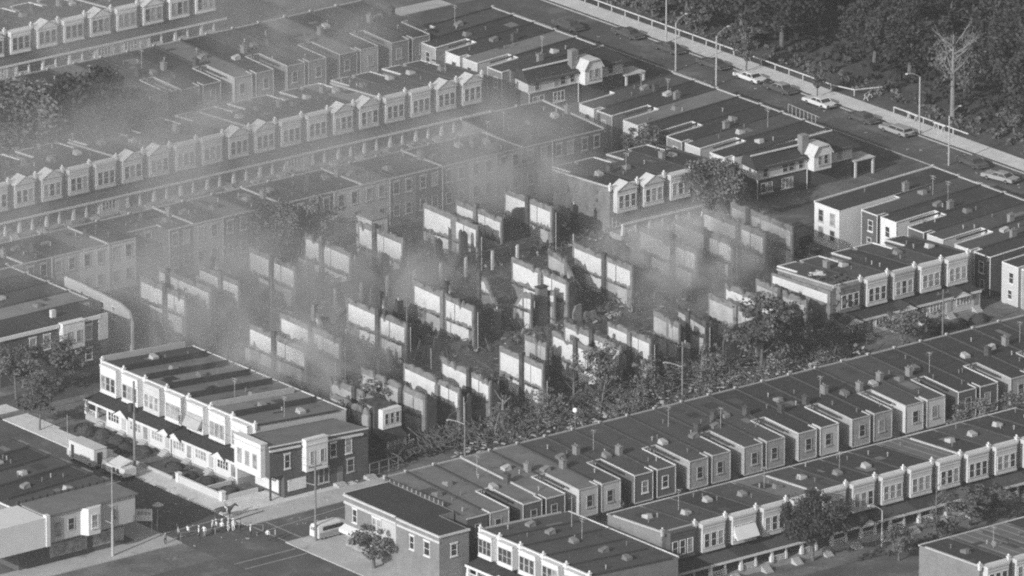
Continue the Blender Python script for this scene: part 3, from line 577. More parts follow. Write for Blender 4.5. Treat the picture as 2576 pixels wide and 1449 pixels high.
# gabled end houses at the street corners
def tudor(x, y, lab, chim):
    t = thing('end_house', lab, 'house', (x, y, 0), 0, 'gabled end houses at the street corners'); L = 19.0; D = 3.1
    part(t, 'wall', MB().prism([(0, 0, 0), (L-1, 0, 0), (L-1, D, 0), (0, D, 0)], [(0, 0, 3.15), (L-1, 0, 3.15), (L-1, D, 3.15), (0, D, 3.15)], caps=False), 'brick_dark')
    part(t, 'upper_wall', MB().prism([(-.08, -.08, 3.15), (L-1, -.08, 3.15), (L-1, D, 3.15), (-.08, D, 3.15)], [(-.08, -.08, 4.9), (L-1, -.08, 4.9), (L-1, D, 4.9), (-.08, D, 4.9)]), 'stucco')
    part(t, 'band', MB().box(-.14, -.2, 3.05, L-1, -.082, 3.2), 'white')
    part(t, 'roof', MB().prism([(-.4, -.5, 4.65), (L+.5, -.5, 4.65), (L+.5, D, 4.9), (-.4, D, 4.9)], [(-.1, 1.3, 6.35), (L-2.2, 3.0, 6.6), (L-2.2, D, 6.6), (-.1, D, 6.35)]), 'roof1')
    part(t, 'ridge', MB().bar((0, 1.35, 6.42), (10.2, 1.35, 6.42), .22, .2).bar((10.2, 1.35, 6.42), (10.2, 3.4, 6.5), .22, .2).bar((10.2, 3.4, 6.5), (L-2, 3.4, 6.6), .22, .2), 'white')
    d = part(t, 'dormer', MB().prism([(9.6, -1.5, 2.9), (12.9, -1.5, 2.9), (12.9, 0, 2.9), (9.6, 0, 2.9)], [(9.6, -1.5, 5.4), (12.9, -1.5, 5.4), (12.9, 0, 5.4), (9.6, 0, 5.4)]).prism([(9.6, -1.5, 5.4), (12.9, -1.5, 5.4), (12.2, -1.5, 6.4), (10.3, -1.5, 6.4)], [(9.6, 1.4, 5.4), (12.9, 1.4, 5.4), (12.2, 1.4, 6.4), (10.3, 1.4, 6.4)]), 'white')
    b = MB()
    for p, q in (((9.35, 5.15), (10.25, 6.5)), ((10.25, 6.5), (12.25, 6.5)), ((12.25, 6.5), (13.15, 5.15))): b.prism([(p[0], -1.75, p[1]), (q[0], -1.75, q[1]), (q[0], 1.8, q[1]), (p[0], 1.8, p[1])], [(p[0], -1.75, p[1]+.14), (q[0], -1.75, q[1]+.14), (q[0], 1.8, q[1]+.14), (p[0], 1.8, p[1]+.14)])
    part(t, 'dormer_roof', b, 'offwhite')
    for xx in (10.75, 11.85): window(t, xx, -1.5, 3.75, .7, 1.3, -1, 'cream')
    for xx, ww in ((1.6, .8), (5.3, .9), (6.5, .9), (8.3, .8), (15.6, .8)): window(t, xx, -.08, 3.4, ww, 1.15, -1, 'cream', sill=False)
    window(t, 1.3, 0, 1.0, .8, 1.3, -1, 'white'); window(t, 2.5, 0, 1.0, .8, 1.3, -1, 'white'); window(t, 5.8, 0, .9, 2.0, 1.4, -1, 'white', lites=3)
    part(t, 'chimney', MB().box(chim, .4, 4.5, chim+1.2, 1.5, 8.0 if chim > 8 else 7.0), 'brick_mid')
    part(t, 'downspout', MB().tube((.05, -.16, 0), (.05, -.16, 3.1), .07).tube((9.4, -.16, 0), (9.4, -.16, 3.1), .07), 'white')
    part(t, 'porch', MB().box(L-1, -.6, 2.5, L+3.0, D-.3, 2.65).box(L+2.6, -.5, 0, L+2.9, -.2, 2.5).box(L-.7, -.5, 0, L-.4, -.2, 2.5), 'offwhite')
tudor(54.0, 64.9, 'end house with brick lower storey, pale upper wall and white dormer, at top centre', 8.6)
tudor(53.4, 10.5, 'end house with tall chimney, pale upper wall and white dormer, right of centre', 8.9)
# ---------------------------------------------------------------- buildings at the left edge
t = thing('corner_store', 'clapboard corner building with slanted white bay above a dark shopfront, bottom-left corner', 'shop', (-125.0, -56.3, 0))
b = MB().prism([(0, 1.6, 0), (17.0, 1.6, 0), (17.0, 5.8, 0), (0, 5.8, 0)], [(0, 1.6, 3.6), (17.0, 1.6, 3.6), (17.0, 5.8, 3.6), (0, 5.8, 3.6)], caps=False); part(t, 'lower_wall', b, 'brick_dark')
part(t, 'wall', MB().prism([(3.6, 0, 3.6), (17.8, 0, 3.6), (17.8, 5.8, 3.6), (3.6, 5.8, 3.6)], [(3.6, 0, 7.2), (17.8, 0, 7.3), (17.8, 5.8, 7.3), (3.6, 5.8, 7.2)]), 'siding')
part(t, 'roof', MB().prism([(3.4, -.3, 7.32), (18.1, -.3, 7.32), (18.1, 6.0, 7.32), (3.4, 6.0, 7.32)], [(3.4, -.3, 7.5), (18.1, -.3, 7.5), (18.1, 6.0, 7.5), (3.4, 6.0, 7.5)]), 'roof0')
part(t, 'side_wall', MB().box(-6, -.6, 3.4, 2.9, 5.8, 7.4).box(2.901, -.75, 3.4, 3.5, -.0, 7.7), 'white')
part(t, 'bay', MB().prism([(8.9, 0, 3.6), (9.5, -1.0, 3.6), (11.4, -1.0, 3.6), (12.3, 0, 3.6)], [(8.9, 0, 7.3), (9.5, -1.0, 7.3), (11.4, -1.0, 7.3), (12.3, 0, 7.3)]), 'white')
window(t, 5.2, 0, 4.2, 1.0, 1.9, -1, 'cream', sill=False); window(t, 7.4, 0, 4.7, .9, 1.5, -1, 'cream', sill=False); window(t, 10.5, -1.0, 4.6, .9, 1.7, -1, 'white', 'curtain'); window(t, 14.2, 0, 4.6, .8, 1.8, -1, 'cream', sill=False)
part(t, 'shop_fascia', MB().box(4.5, 1.3, 2.9, 17.0, 1.597, 3.5), 'stucco_mid')
part(t, 'shop_window', MB().box(5, 1.5, .8, 11, 1.597, 2.7).box(12, 1.5, .8, 17, 1.597, 2.7), 'curtain')
for i in range(5):
    front_house('dark flat-roofed row house, %s beyond the clapboard corner building at the left edge' % ORD[i], (-106.5, -50.4+4.75*i, 0), PI/2, 4.75, 15, 0, 7.0, 6.4, False, 'brick_mid', 'brick_mid', 'roof1' if i % 2 else 'roof2', 'tar', 1200+i, 'row across the street at left', None, None, post=False, bayw=(1.2, 3.4), cop=.35)
t2 = MB()
for i in range(14): t2.box(-122+i*1.15, -50.44, 6.9, -121.88+i*1.15, -50.36, 8.0)
t2.box(-122.2, -50.36, 6.7, -106.6, -50.28, 7.85, 1); put('roof_fence', t2.mesh('roof_fence', ['tar', 'brick_dark']), label='dark rooftop screen behind the clapboard corner building', cat='fence')
t = thing('brick_house', 'dark brick house with pale sills and a projecting white bay at the left edge', 'house', (-83.0, 8.4, 0))
zt = lambda x: 7.1
part(t, 'wall', MB().prism([(0, 0, 0), (18.2, 0, 0), (18.2, 6.5, 0), (0, 6.5, 0)], [(0, 0, 7.1), (18.2, 0, 7.1), (18.2, 6.5, 7.1), (0, 6.5, 7.1)], caps=False), 'brick_dark')
part(t, 'roof', MB().poly([(0, 0, 7.05), (18.2, 0, 7.05), (18.2, 6.5, 7.05), (0, 6.5, 7.05)]), 'roof1')
part(t, 'cornice', MB().box(-.2, -.3, 6.75, 9.9, -.004, 7.25).box(13.9, -.3, 6.75, 17, -.004, 7.25), 'white')
part(t, 'bay', MB().box(10.1, -.9, 3.5, 13.8, -.003, 7.3).box(10.0, -1.0, 7.301, 13.9, -.003, 7.45), 'white')
part(t, 'white_pier', MB().box(16.7, -.25, 3.6, 18.25, -.004, 7.3), 'offwhite')
for x in (5.6, 8.0): window(t, x, 0, 4.1, 1.0, 1.9, -1, 'white', lintel=True)
window(t, 11.2, -.9, 4.4, .7, 1.6, -1, 'cream', 'curtain', sill=False); window(t, 12.8, -.9, 4.4, .7, 1.6, -1, 'cream', 'curtain', sill=False); window(t, 15.1, 0, 4.1, 1.0, 1.9, -1, 'white', lintel=True); window(t, 15.1, 0, 1.1, 1.0, 1.5, -1, 'white', lintel=True); window(t, 5.6, 0, 1.1, 1.0, 1.4, -1, 'white', lintel=True)
part(t, 'chimney', MB().box(11.2, 3.2, 7, 11.9, 3.8, 8.1), 'offwhite')
for i in range(4):
    rear_house('smoke-veiled flat roof, %s behind the dark brick house at the left edge' % ORD[i], (-62.6, 15.4+5.0*i, 0), PI/2, 4.9, 20, 0, 6.9, 6.8, None, 0, 0, 0, 'stucco_mid', ['roof3', 'roof2', 'roof1', 'roof2'][i], 'cream', 1250+i, 0, group='roofs behind the brick house', two=True)
# ---------------------------------------------------------------- the ruins
def rwall(label, X, yf, yn, zf, zn, seed, mats=('burnt', 'plaster'), flue=.44, pier=True, prof=None, panels=None, th=.32, pierh=None, pierw=.95, lower=True, group='party walls left standing in the burnt blocks'):
    """free-standing party wall running away from the viewer, plaster still on the face toward the sun"""
    r = random.Random(seed); t = thing('party_wall', label, 'burnt wall', (X, yn, 0), 0, group)
    L = yf-yn; n = max(6, int(L/.5)); top = []; lin = []
    for i in range(n+1):
        y = L*i/n; z = zn+(zf-zn)*i/n
        if prof:
            u = i/n
            for (a, za), (b, zb) in zip(prof[:-1], prof[1:]):
                if a <= u <= b: z = (za+(zb-za)*(u-a)/(b-a+1e-9)); break
        lin.append(z); top.append((y+(r.uniform(-.1, .1) if 0 < i < n else 0), max(.3, z+r.uniform(-.2, .12)-(r.uniform(.3, 1.1) if r.random() < .11 else 0))))
    zt = lambda y: top[min(n, max(0, int(round(y/L*n))))][1]
    pr = [(0, 0)] + top + [(L, 0)]
    b = MB(); b.poly([(0, y, z) for y, z in pr]); b.poly([(th, y, z) for y, z in reversed(pr)])
    for (y0, z0), (y1, z1) in zip(pr[:-1], pr[1:]): b.quad((0, y0, z0), (th, y0, z0), (th, y1, z1), (0, y1, z1))
    part(t, 'masonry', b, mats[0])
    def panel(u0, u1, z0, z1, m, off=.03):
        y0, y1 = L*u0, L*u1; k = 10; lo = []; hi = []
        for i in range(k+1):
            y = y0+(y1-y0)*i/k
            u_ = min(n-1e-6, y/L*n); j_ = int(u_); zz = min(z1, lin[j_]+(lin[j_+1]-lin[j_])*(u_-j_)-.85, zt(y)-.2)
            hi.append((y, zz)); lo.append((y, min(zz-.05, z0+r.uniform(-.15, .25)+(r.uniform(.2, .9) if r.random() < .05 else 0))))
        if max(h[1]-l[1] for h, l in zip(hi, lo)) < .3: return
        b = MB(); b.poly([(-off, y, z) for y, z in lo+hi[::-1]])
        for p in (lo, hi):
            for (ya, za), (yb, zb) in zip(p[:-1], p[1:]): b.quad((-off, ya, za), (-off, yb, zb), (0, yb, zb), (0, ya, za))
        part(t, 'plaster_panel', b, m)
    if panels is None:
        f = flue if flue else .44; p2 = mats[1]
        panels = [(f+.05, .97, 3.75, 9, p2), (.03, f-.2, 3.75, 9, p2), (f-.185, f-.05, 3.75, 9, p2)]
        if lower: panels += [(f+.05, .78, 1.0, 3.2, p2 if r.random() < .7 else 'plaster2'), (f+.2+.31, .97, .9, 3.1, 'plaster2'), (.08, f-.06, .8, 3.15, p2 if r.random() < .5 else 'plaster2')]
    for p in panels: panel(*p)
    if flue:
        y = L*flue; z = zt(y)
        part(t, 'chimney_breast', MB().box(-.34, y-.36, 0, -.001, y+.36, z+.1).box(-.3, y-.32, z+.1, .3, y+.26, z+.1+r.uniform(.1, .6)), 'char' if seed % 3 else 'burnt')
    jo = MB()                                             # joist ends of the burnt floor
    y = .4
    while y < L-.3:
        if zt(y) > 4.0 and r.random() < .8: jo.box(-.1-r.random()*.5, y, 3.32, 0, y+.09, 3.55)
        y += .42
    jo.box(-.055, .2, 3.24, 0, min(L-.2, L*.97), 3.31) if zt(L/2) > 4 else None
    if jo.v: part(t, 'joist_ends', jo, 'timber')
    if pier:
        ph = pierh or zn*r.uniform(.75, .98); b = MB(); k = 5; w = pierw
        x = [th+w*i/k for i in range(k+1)]; tz = [ph+r.uniform(-.5, .25) for _ in x]; tz[0] = ph+.2
        pts = [(th+.002, 0)]+list(zip(x, tz))+[(th+w, 0)]; pts[1] = (th+.002, tz[0])
        b.poly([(a, 0.0, c) for a, c in pts]); b.poly([(a, .36, c) for a, c in reversed(pts)])
        for (a0, c0), (a1, c1) in zip(pts[:-1], pts[1:]): b.quad((a0, 0, c0), (a0, .36, c0), (a1, .36, c1), (a1, 0, c1))
        part(t, 'corner_pier', b, 'char')
        if seed % 2: part(t, 'drainpipe', MB().tube((th+.35, -.1, .2), (th+.35, -.1, ph-.3), .06), 'stucco_mid')
    return t
G = 'party walls left standing in the burnt blocks'
# back row (front walls toward the viewer at y about 9.5)
far = [(-50.6, 20, 9.2, 6.9, 6.7, dict(lower=True)), (-46.3, 21.6, 9.2, 7.1, 6.9, dict(flue=.8)), (-41.1, 19, 9.5, 7.0, 6.8, {}), (-37.3, 21.5, 13.5, 0, 0, dict(prof=[(0, 3.0), (.5, 5.6), (1, 6.8)], flue=.9, pier=False)),
       (-31.1, 20.6, 9.7, 7.2, 7.0, dict(flue=.5)), (-21.2, 20.6, 9.9, 7.3, 7.1, dict(flue=.62)), (-11.8, 20.4, 10.0, 7.3, 7.1, dict(flue=.62)), (.5, 21.3, 8.6, 7.4, 7.1, dict(flue=None, pierw=.8)),
       (5.4, 20.0, 9.3, 7.2, 7.1, dict(flue=.55, pier=False)), (14.3, 20.0, 9.0, 7.1, 7.0, dict(flue=.5, pierw=1.0))]
for i, (x, a, b, c, d, kw) in enumerate(far):
    rwall('roofless party wall with %s plaster, %s from left in the back row of ruins' % ('grey' if kw.get('mats') else 'bright', ORD[i]), x, a, b, c, d, 40+i, **kw)
mid = [(-51.3, -6.4, -19.6, 6.9, 6.6, dict(flue=.55)), (-45.4, -5.7, -19.7, 7.1, 6.7, dict(flue=.48)), (-39.7, -6.0, -11.0, 0, 0, dict(prof=[(0, 1.2), (.35, 2.5), (1, 6.9)], flue=.97, pier=False, lower=False)), (-34.1, -6.2, -19.8, 7.1, 6.8, dict(flue=.47, pierh=6.4)),
       (-28.5, -6.5, -12.0, 0, 0, dict(prof=[(0, 1.0), (.4, 2.6), (1, 6.6)], flue=.97, pier=False, lower=False)), (-22.3, -6.0, -19.8, 7.3, 6.8, dict(flue=.5, mats=('burnt', 'plaster'), pierh=6.2)), (-16.8, -6.4, -12.4, 0, 0, dict(prof=[(0, .8), (.4, 2.4), (1, 6.4)], flue=.95, pier=False, lower=False)),
       (-11.0, -6.2, -13.5, 0, 0, dict(prof=[(0, .9), (.35, 2.0), (.85, 6.2), (1, 6.4)], flue=.93, pier=False, lower=False)), (-4.8, -6.0, -18.7, 7.2, 6.9, dict(flue=.47)), (1.5, -6.3, -13.6, 7.1, 0, dict(prof=[(0, 3.4), (.25, 4.5), (.5, 6.7), (1, 7.1)], flue=None, pier=False, mats=('burnt', 'plaster2'))),
       (6.3, -5.9, -19.3, 7.1, 6.9, dict(flue=.46)), (12.6, -7.0, -15.0, 0, 0, dict(prof=[(0, .6), (.5, 1.8), (1, 5.4)], flue=None, pier=False, lower=False, mats=('burnt', 'plaster2'))), (18.3, -5.9, -18.9, 7.2, 6.9, dict(flue=.4)), (24.7, -5.8, -19.2, 7.1, 6.9, dict(flue=None)),
       (30.7, -4.9, -19.0, 7.2, 6.9, dict(flue=.42)), (35.5, -5.4, -19.3, 7.3, 7.0, dict(flue=.7, pier=False, mats=('burnt', 'plaster2')))]
for i, (x, a, b, c, d, kw) in enumerate(mid):
    rwall(('broken stair-shaped wall stub' if kw.get('prof') else 'tall roofless party wall')+', %s from left in the middle row of ruins' % ORD[i], x, a, b, c, d, 70+i, **kw)
near = [(-60.0, -36.5, -45.2, 6.6, 6.2, dict(flue=.5, pier=False, mats=('burnt', 'plaster2'))), (-56.2, -31.5, -45.4, 6.6, 6.1, dict(flue=.6, mats=('burnt', 'plaster2'), pierw=1.0)), (-51.2, -31.9, -46.2, 7.1, 6.8, dict(flue=.37, mats=('burnt', 'plaster2'), pierw=1.7)), (-45.3, -33.7, -46.2, 7.1, 6.6, dict(flue=.38, mats=('burnt', 'plaster'), pierw=1.8, lower=False)),
        (-40.1, -35.5, -46.3, 7.2, 6.7, dict(flue=.42, pierw=1.3, lower=False)), (-31.0, -36.7, -46.4, 7.3, 7.1, dict(flue=.47, pierh=4.9)), (-24.3, -33.8, -38.6, 6.8, 6.9, dict(flue=None, pier=False, mats=('burnt', 'plaster2'))), (-20.9, -35.6, -46.3, 7.2, 6.8, dict(flue=.5)), (-16.9, -33.2, -45.8, 7.1, 6.8, dict(flue=.5, pier=False)),
        (-12.0, -36.7, -46.2, 7.1, 6.9, dict(flue=.47, pierh=6.2)), (-3.7, -36.5, -42.2, 6.9, 6.4, dict(flue=None, pier=False, mats=('burnt', 'plaster2'))), (.9, -36.2, -42.4, 6.6, 5.6, dict(flue=.6, mats=('char', 'plaster2'))), (6.9, -35.6, -46.2, 7.0, 6.8, dict(flue=.42, mats=('burnt', 'plaster2'))), (11.3, -33.8, -46.2, 7.2, 6.9, dict(flue=.4)),
        (16.3, -34.5, -45.6, 6.9, 6.6, dict(flue=.5, mats=('burnt', 'plaster2')))]
for i, (x, a, b, c, d, kw) in enumerate(near):
    rwall('%s party wall open to the sky, %s from left in the front row of ruins' % ('soot-greyed' if kw.get('mats', ('', 'plaster'))[1] == 'plaster2' else 'bright-plastered', ORD[i]), x, a, b, c, d, 90+i, **kw)
# bare side wall of the surviving right-hand row
t = thing('party_wall', 'long pale side wall under the burnt left edge of the surviving right-hand row', 'burnt wall', (20.9, -45.3, 0)); part(t, 'masonry', MB().prism([(0, 0, 0), (.3, 0, 0), (.3, 13.0, 0), (0, 13.0, 0)], [(0, 0, 6.9), (.3, 0, 6.9), (.3, 13.0, 6.3), (0, 13.0, 6.3)]), 'burnt')
part(t, 'plaster_panel', MB().prism([(-.04, .6, 5.0), (-.001, .6, 5.0), (-.001, 12.6, 4.9), (-.04, 12.6, 4.9)], [(-.04, .6, 6.3), (-.001, .6, 6.3), (-.001, 12.6, 6.0), (-.04, 12.6, 6.0)]), 'plaster')
# end wall with windows in the left smoke
t = thing('gable_wall', 'pale windowed end wall standing alone in the smoke at left', 'burnt wall', (-59.9, 9.2, 0))
b = MB(); pr = [(0, 0), (0, 4.4), (.8, 6.0), (3, 6.7), (8, 7.0), (16, 7.2), (16, 0)]
b.poly([(0, y, z) for y, z in pr]); b.poly([(.35, y, z) for y, z in reversed(pr)])
for (y0, z0), (y1, z1) in zip(pr[:-1], pr[1:]): b.quad((0, y0, z0), (.35, y0, z0), (.35, y1, z1), (0, y1, z1))
part(t, 'masonry', b, 'stucco_mid'); part(t, 'coping', MB().bar((.1, 10.5, 7.15), (.1, 15.8, 7.25), .25, .14), 'cream')
for y in (4.2, 7.0, 8.8, 10.6, 12.6): window(t, 0, y, 4.1, .8, 1.7, 1, 'white', side=-1)
# front walls of the back row: dark ground-floor remains with pale porch posts
XS = [-25.4, -20.8, -16.2, -11.3, -6.6, -2.1, 2.7, 7.2, 11.6]
for i, (a, b_) in enumerate(zip(XS[:-1], XS[1:])):
    t = thing('burnt_house_front', 'dark ground-floor wall with pale porch post, %s from left in the back ruins row' % ORD[i], 'burnt house front', (a, 9.0, 0), 0, 'burnt house fronts')
    w = b_-a; part(t, 'wall', MB().prism([(.2, 0, 0), (w, 0, 0), (w, .3, 0), (.2, .3, 0)], [(.2, 0, 3.1), (w, 0, 3.15), (w, .3, 3.15), (.2, .3, 3.1)]), 'char')
    part(t, 'porch_post', MB().box(-.16, -1.2, 0, .17, -.85, 3.05), 'stucco'); part(t, 'beam', MB().bar((-.1, -1.0, 3.15), (w-.1, -1.0, 3.15+rnd.uniform(-.15, .1)), .16, .16), 'timber')
    if i in (1, 2, 3, 4, 5):
        h_ = [0, 5.6, 5.9, 5.4, 6.2, 6.4][i] if i else 0
        k = MB(); ww = 1.35; pts = [(0, 3.1), (0, h_), (.3, h_+.4), (.5, h_-.3), (.9, h_+.1), (1.1, h_-.2), (ww, h_-.5), (ww, 3.1)]
        k.poly([(x-.2, -.05, z) for x, z in pts]); k.poly([(x-.2, .38, z) for x, z in reversed(pts)])
        for (x0, z0), (x1, z1) in zip(pts[:-1], pts[1:]): k.quad((x0-.2, -.05, z0), (x0-.2, .38, z0), (x1-.2, .38, z1), (x1-.2, -.05, z1))
        part(t, 'window_pier', k, 'char')
# ragged cross walls: what is left of the front and rear walls between the party walls
def cross(label, x0, x1, y, seed, hmax, rot=0.0):
    r = random.Random(seed); L = x1-x0; t = thing('cross_wall', label, 'burnt wall', (x0, y, 0), rot, 'ragged cross walls in the burnt blocks'); n = 12; cur = r.uniform(.6, hmax); pts = []
    for i in range(n+1):
        if r.random() < .45: cur = min(hmax, max(.5, cur+r.uniform(-1.9, 1.6)))
        pts.append((L*i/n, cur+r.uniform(-.15, .15)))
    b = MB(); pr = [(0, 0)]+pts+[(L, 0)]
    for (a0, z0), (a1, z1) in zip(pts[:-1], pts[1:]):
        hole = z0 > 2.6 and r.random() < .35
        for (lo, hi0, hi1) in (((0, 1.0, 1.0), (2.4, z0, z1)) if hole else ((0, z0, z1),)):
            if min(hi0, hi1) > lo: b.prism([(a0, 0, lo), (a1, 0, lo), (a1, .32, lo), (a0, .32, lo)], [(a0, 0, hi0), (a1, 0, hi1), (a1, .32, hi1), (a0, .32, hi0)])
    part(t, 'masonry', b, 'char' if seed % 3 else 'burnt'); b = MB()
    for q in range(3): a = r.uniform(0, L); b.bar((a, r.uniform(-1.8, -.2), .2), (a+r.uniform(-.8, .8), r.uniform(0, .3), r.uniform(.8, 2.4)), .1, .1)
    part(t, 'leaning_timbers', b, 'timber')
cw = 0; cn = {}
for row, ys in ((mid, (-19.9, -6.3, -13.5)), (near, (-45.6, -35.2)), (far, (20.6, 15.0))):
    xs = sorted(w_[0] for w_ in row)
    for a, b_ in zip(xs[:-1], xs[1:]):
        for y in ys:
            if rnd.random() < .62 and not (row is near and a < -52) and not (y == -13.5 and rnd.random() < .4) and b_-a > 2:
                nm = {-19.9: 'rear edge of the middle row', -6.3: 'far edge of the middle row', -13.5: 'inside the middle row', -45.6: 'street edge of the front row', -35.2: 'far edge of the front row', 20.6: 'far edge of the back row', 15.0: 'inside the back row'}[y]
                cross('ragged cross wall %s of ruins, %s from left' % (nm if nm.startswith('inside') else 'at the '+nm, ORD[cn.setdefault(y, 0)]), a+.4, b_-.05, y+rnd.uniform(-.4, .4), 300+cw, rnd.choice((2.2, 3.2, 4.6, 5.6))); cw += 1; cn[y] += 1
for i in range(22):
    row, ya, yb = (('back', 10, 20), ('middle', -19, -7), ('front', -45, -35))[i % 3]; x = -50+3.35*i+rnd.uniform(-1, 1); h_ = rnd.uniform(2.6, 6.3); w1 = rnd.uniform(.6, 1.2)
    if row == 'front' and x > 10: x -= 30
    t = thing('chimney_stub', '%s charred chimney stub in the %s row of ruins, %s from left' % ('tall' if h_ > 4.5 else 'short', row, ORD[i//3]), 'chimney', (x, rnd.uniform(ya, yb), 0), rnd.uniform(-.1, .1), 'charred chimney stubs')
    part(t, 'stack', MB().prism([(0, 0, 0), (w1, 0, 0), (w1, .55, 0), (0, .55, 0)], [(0, 0, h_), (w1, 0, h_-rnd.uniform(0, .6)), (w1, .55, h_-rnd.uniform(0, .6)), (0, .55, h_+.2)]), 'char' if i % 2 else 'burnt'); part(t, 'flue_liner', MB().tube((w1*.4, .28, h_-.8), (w1*.4, .28, h_+.35), .13), 'stucco_mid')
for i in range(14):
    x = -40+5.0*i+rnd.uniform(-1.5, 1.5); y = rnd.choice((5.5, -3.0, -22.0, -29.0, -9.0)); h_ = rnd.uniform(2.0, 3.8)
    put('standing_pipe', MB().tube((0, 0, 0), (rnd.uniform(-.3, .3), 0, h_), .1, k=6).mesh('standing_pipe', ['stucco_mid']), None, (x, y, 0), 0, 'thin pale post left standing in the rubble, %s from left' % ORD[i], 'post', 'pale posts standing in the rubble')
# brick stack in the centre
t = thing('chimney_stack', 'tall square brick stack standing alone at the centre of the ruins', 'chimney', (-9.0, -17.6, 0)); part(t, 'stack', MB().box(0, 0, 0, 1.55, .9, 6.2).box(-.1, .1, 0, -.002, .8, 6.3), 'brick_mid')
part(t, 'cap', MB().box(-.12, -.1, 6.2, 1.65, 1.0, 6.32), 'char')
rwall('cracked bright wall just left of the central brick stack', -11.2, -14.6, -18.6, 0, 0, 130, prof=[(0, 6.2), (.5, 5.9), (.75, 4.6), (1, 3.4)], flue=None, pier=False, group=None)
rwall('ragged bright remnant right of the central brick stack', -6.9, -12.5, -18.4, 0, 0, 131, prof=[(0, 5.8), (.4, 5.2), (1, 3.0)], flue=None, pier=False, group=None)
# rear garden walls between the rows
for i, (x, y, l, z) in enumerate(((-33.5, -19.6, 10.6, 2.2), (-22, -5.9, 11, 2.4), (-45, -19.6, 9.5, 1.5), (-20.5, -12.2, 9.6, 2.9), (-3, -6.2, 8.2, 3.2), (-44, -33.0, 12.8, 1.7), (7, -19.2, 9.5, 1.6), (-39.5, -46.4, 8.0, 1.4), (-9, -30.0, 9, 1.6))):
    t = thing('low_wall', 'low charred cross wall, %s of the burnt cross walls between the party walls' % ORD[i], 'wall', (x, y, 0), 0, 'low burnt cross walls')
    b = MB(); k = 9
    for q in range(k): b.prism([(l*q/k, 0, 0), (l*(q+1)/k, 0, 0), (l*(q+1)/k, .3, 0), (l*q/k, .3, 0)], [(l*q/k, 0, z+rnd.uniform(-.3, .2)), (l*(q+1)/k, 0, z+rnd.uniform(-.3, .2)), (l*(q+1)/k, .3, z+rnd.uniform(-.3, .2)), (l*q/k, .3, z+rnd.uniform(-.3, .2))])
    part(t, 'masonry', b, 'char' if i % 2 else 'burnt'); part(t, 'coping', MB().bar((.1, .1, z+.1), (l-.2, .1, z+.05), .12, .1), 'timber')
# surviving facade corner at lower centre
t = thing('burnt_house_front', 'lone white three-window bay hanging over a burnt porch, lower centre of the ruins', 'burnt house front', (-59.4, -45.6, 0))
part(t, 'wall', MB().prism([(0, .0, 0), (4.6, 0, 0), (4.6, .3, 0), (0, .3, 0)], [(0, 0, 6.6), (4.6, 0, 4.0), (4.6, .3, 4.0), (0, .3, 6.6)]), 'char')
part(t, 'bay', MB().box(.7, -1.0, 3.5, 3.85, -.002, 6.25), 'white'); part(t, 'ragged_roof', MB().prism([(.3, -.2, 6.3), (4, -.2, 6.0), (3.2, 3.5, 6.4), (.2, 3.8, 6.6)], [(.3, -.2, 6.4), (4, -.2, 6.1), (3.2, 3.5, 6.5), (.2, 3.8, 6.7)]), 'char')
for xx in (1.35, 2.28, 3.2): window(t, xx, -1.0, 4.2, .55, 1.45, -1, 'offwhite', sill=False)
part(t, 'porch_roof', MB().prism([(-.8, -3.4, 2.7), (3.2, -3.4, 2.7), (3.9, 0, 3.4), (-.5, 0, 3.4)], [(-.8, -3.4, 2.8), (3.2, -3.4, 2.8), (3.9, 0, 3.5), (-.5, 0, 3.5)]), 'roof1')
part(t, 'porch_wall', MB().box(-.2, -3.1, .2, 3.1, -2.98, 1.3).box(-.2, -3.1, 1.3, .15, -2.98, 2.7).box(2.7, -3.1, 1.3, 3.1, -2.98, 2.7), 'white'); window(t, 1.45, -3.1, 1.3, 2.2, 1.3, -1, 'cream', lites=3, sill=False)
part(t, 'porch_door', MB().box(3.6, -3.0, .8, 4.5, -2.9, 2.0).box(3.55, -3.02, .8, 3.7, -2.88, 2.8), 'white')
b = MB()
for q in range(16): x = rnd.uniform(3, 6); b.bar((x, rnd.uniform(-3.2, 0), rnd.uniform(.2, 2.6)), (x+rnd.uniform(-1.2, 1.2), rnd.uniform(-3, .5), rnd.uniform(.3, 3.2)), .14, .1)
part(t, 'fallen_boards', b, 'timber')
# rubble
def heap(name, x0, y0, x1, y1, h, step, seed, m, label=None):
    r = random.Random(seed); nx = max(2, int((x1-x0)/step)); ny = max(2, int((y1-y0)/step)); b = MB()
    from mathutils import noise
    for j in range(ny+1):
        for i in range(nx+1):
            x = x0+(x1-x0)*i/nx; y = y0+(y1-y0)*j/ny; e = min(1, min(i, nx-i, j, ny-j)/2.0)
            z = .03+h*e*max(0, .45+.9*noise.noise(Vector((x*.28, y*.28, seed)))+.5*noise.noise(Vector((x*.9, y*.9, seed))))+r.uniform(0, .14)*e
            b.v.append((x+r.uniform(-.2, .2), y+r.uniform(-.2, .2), z))
    for j in range(ny):
        for i in range(nx): k = j*(nx+1)+i; b.f.append((k, k+1, k+nx+2, k+nx+1)); b.m.append(0)
    return put(name, b.mesh(name, [m]), kind='stuff', label=label)
heap('rubble', -53, -21.5, 42, -5.2, 1.5, .75, 1, 'rubble'); heap('rubble', -62, -46.5, 22, -30, 1.6, .75, 2, 'rubble'); heap('rubble', -60, 8.2, 26, 22, 1.4, .75, 3, 'rubble'); heap('ash_and_dirt', -62, -30, 44, -21.6, .4, 1.0, 4, 'rubble'); heap('ash_and_dirt', -58, 22, 44, 33, .5, 1.0, 6, 'rubble')
heap('rubble', -52, -55, 22, -46.6, .6, .8, 5, 'rubble'); heap('ash_and_dirt', -56, -5.4, 44, 8.6, .25, 1.0, 7, 'rubble')
b = MB(); r_ = random.Random(11)
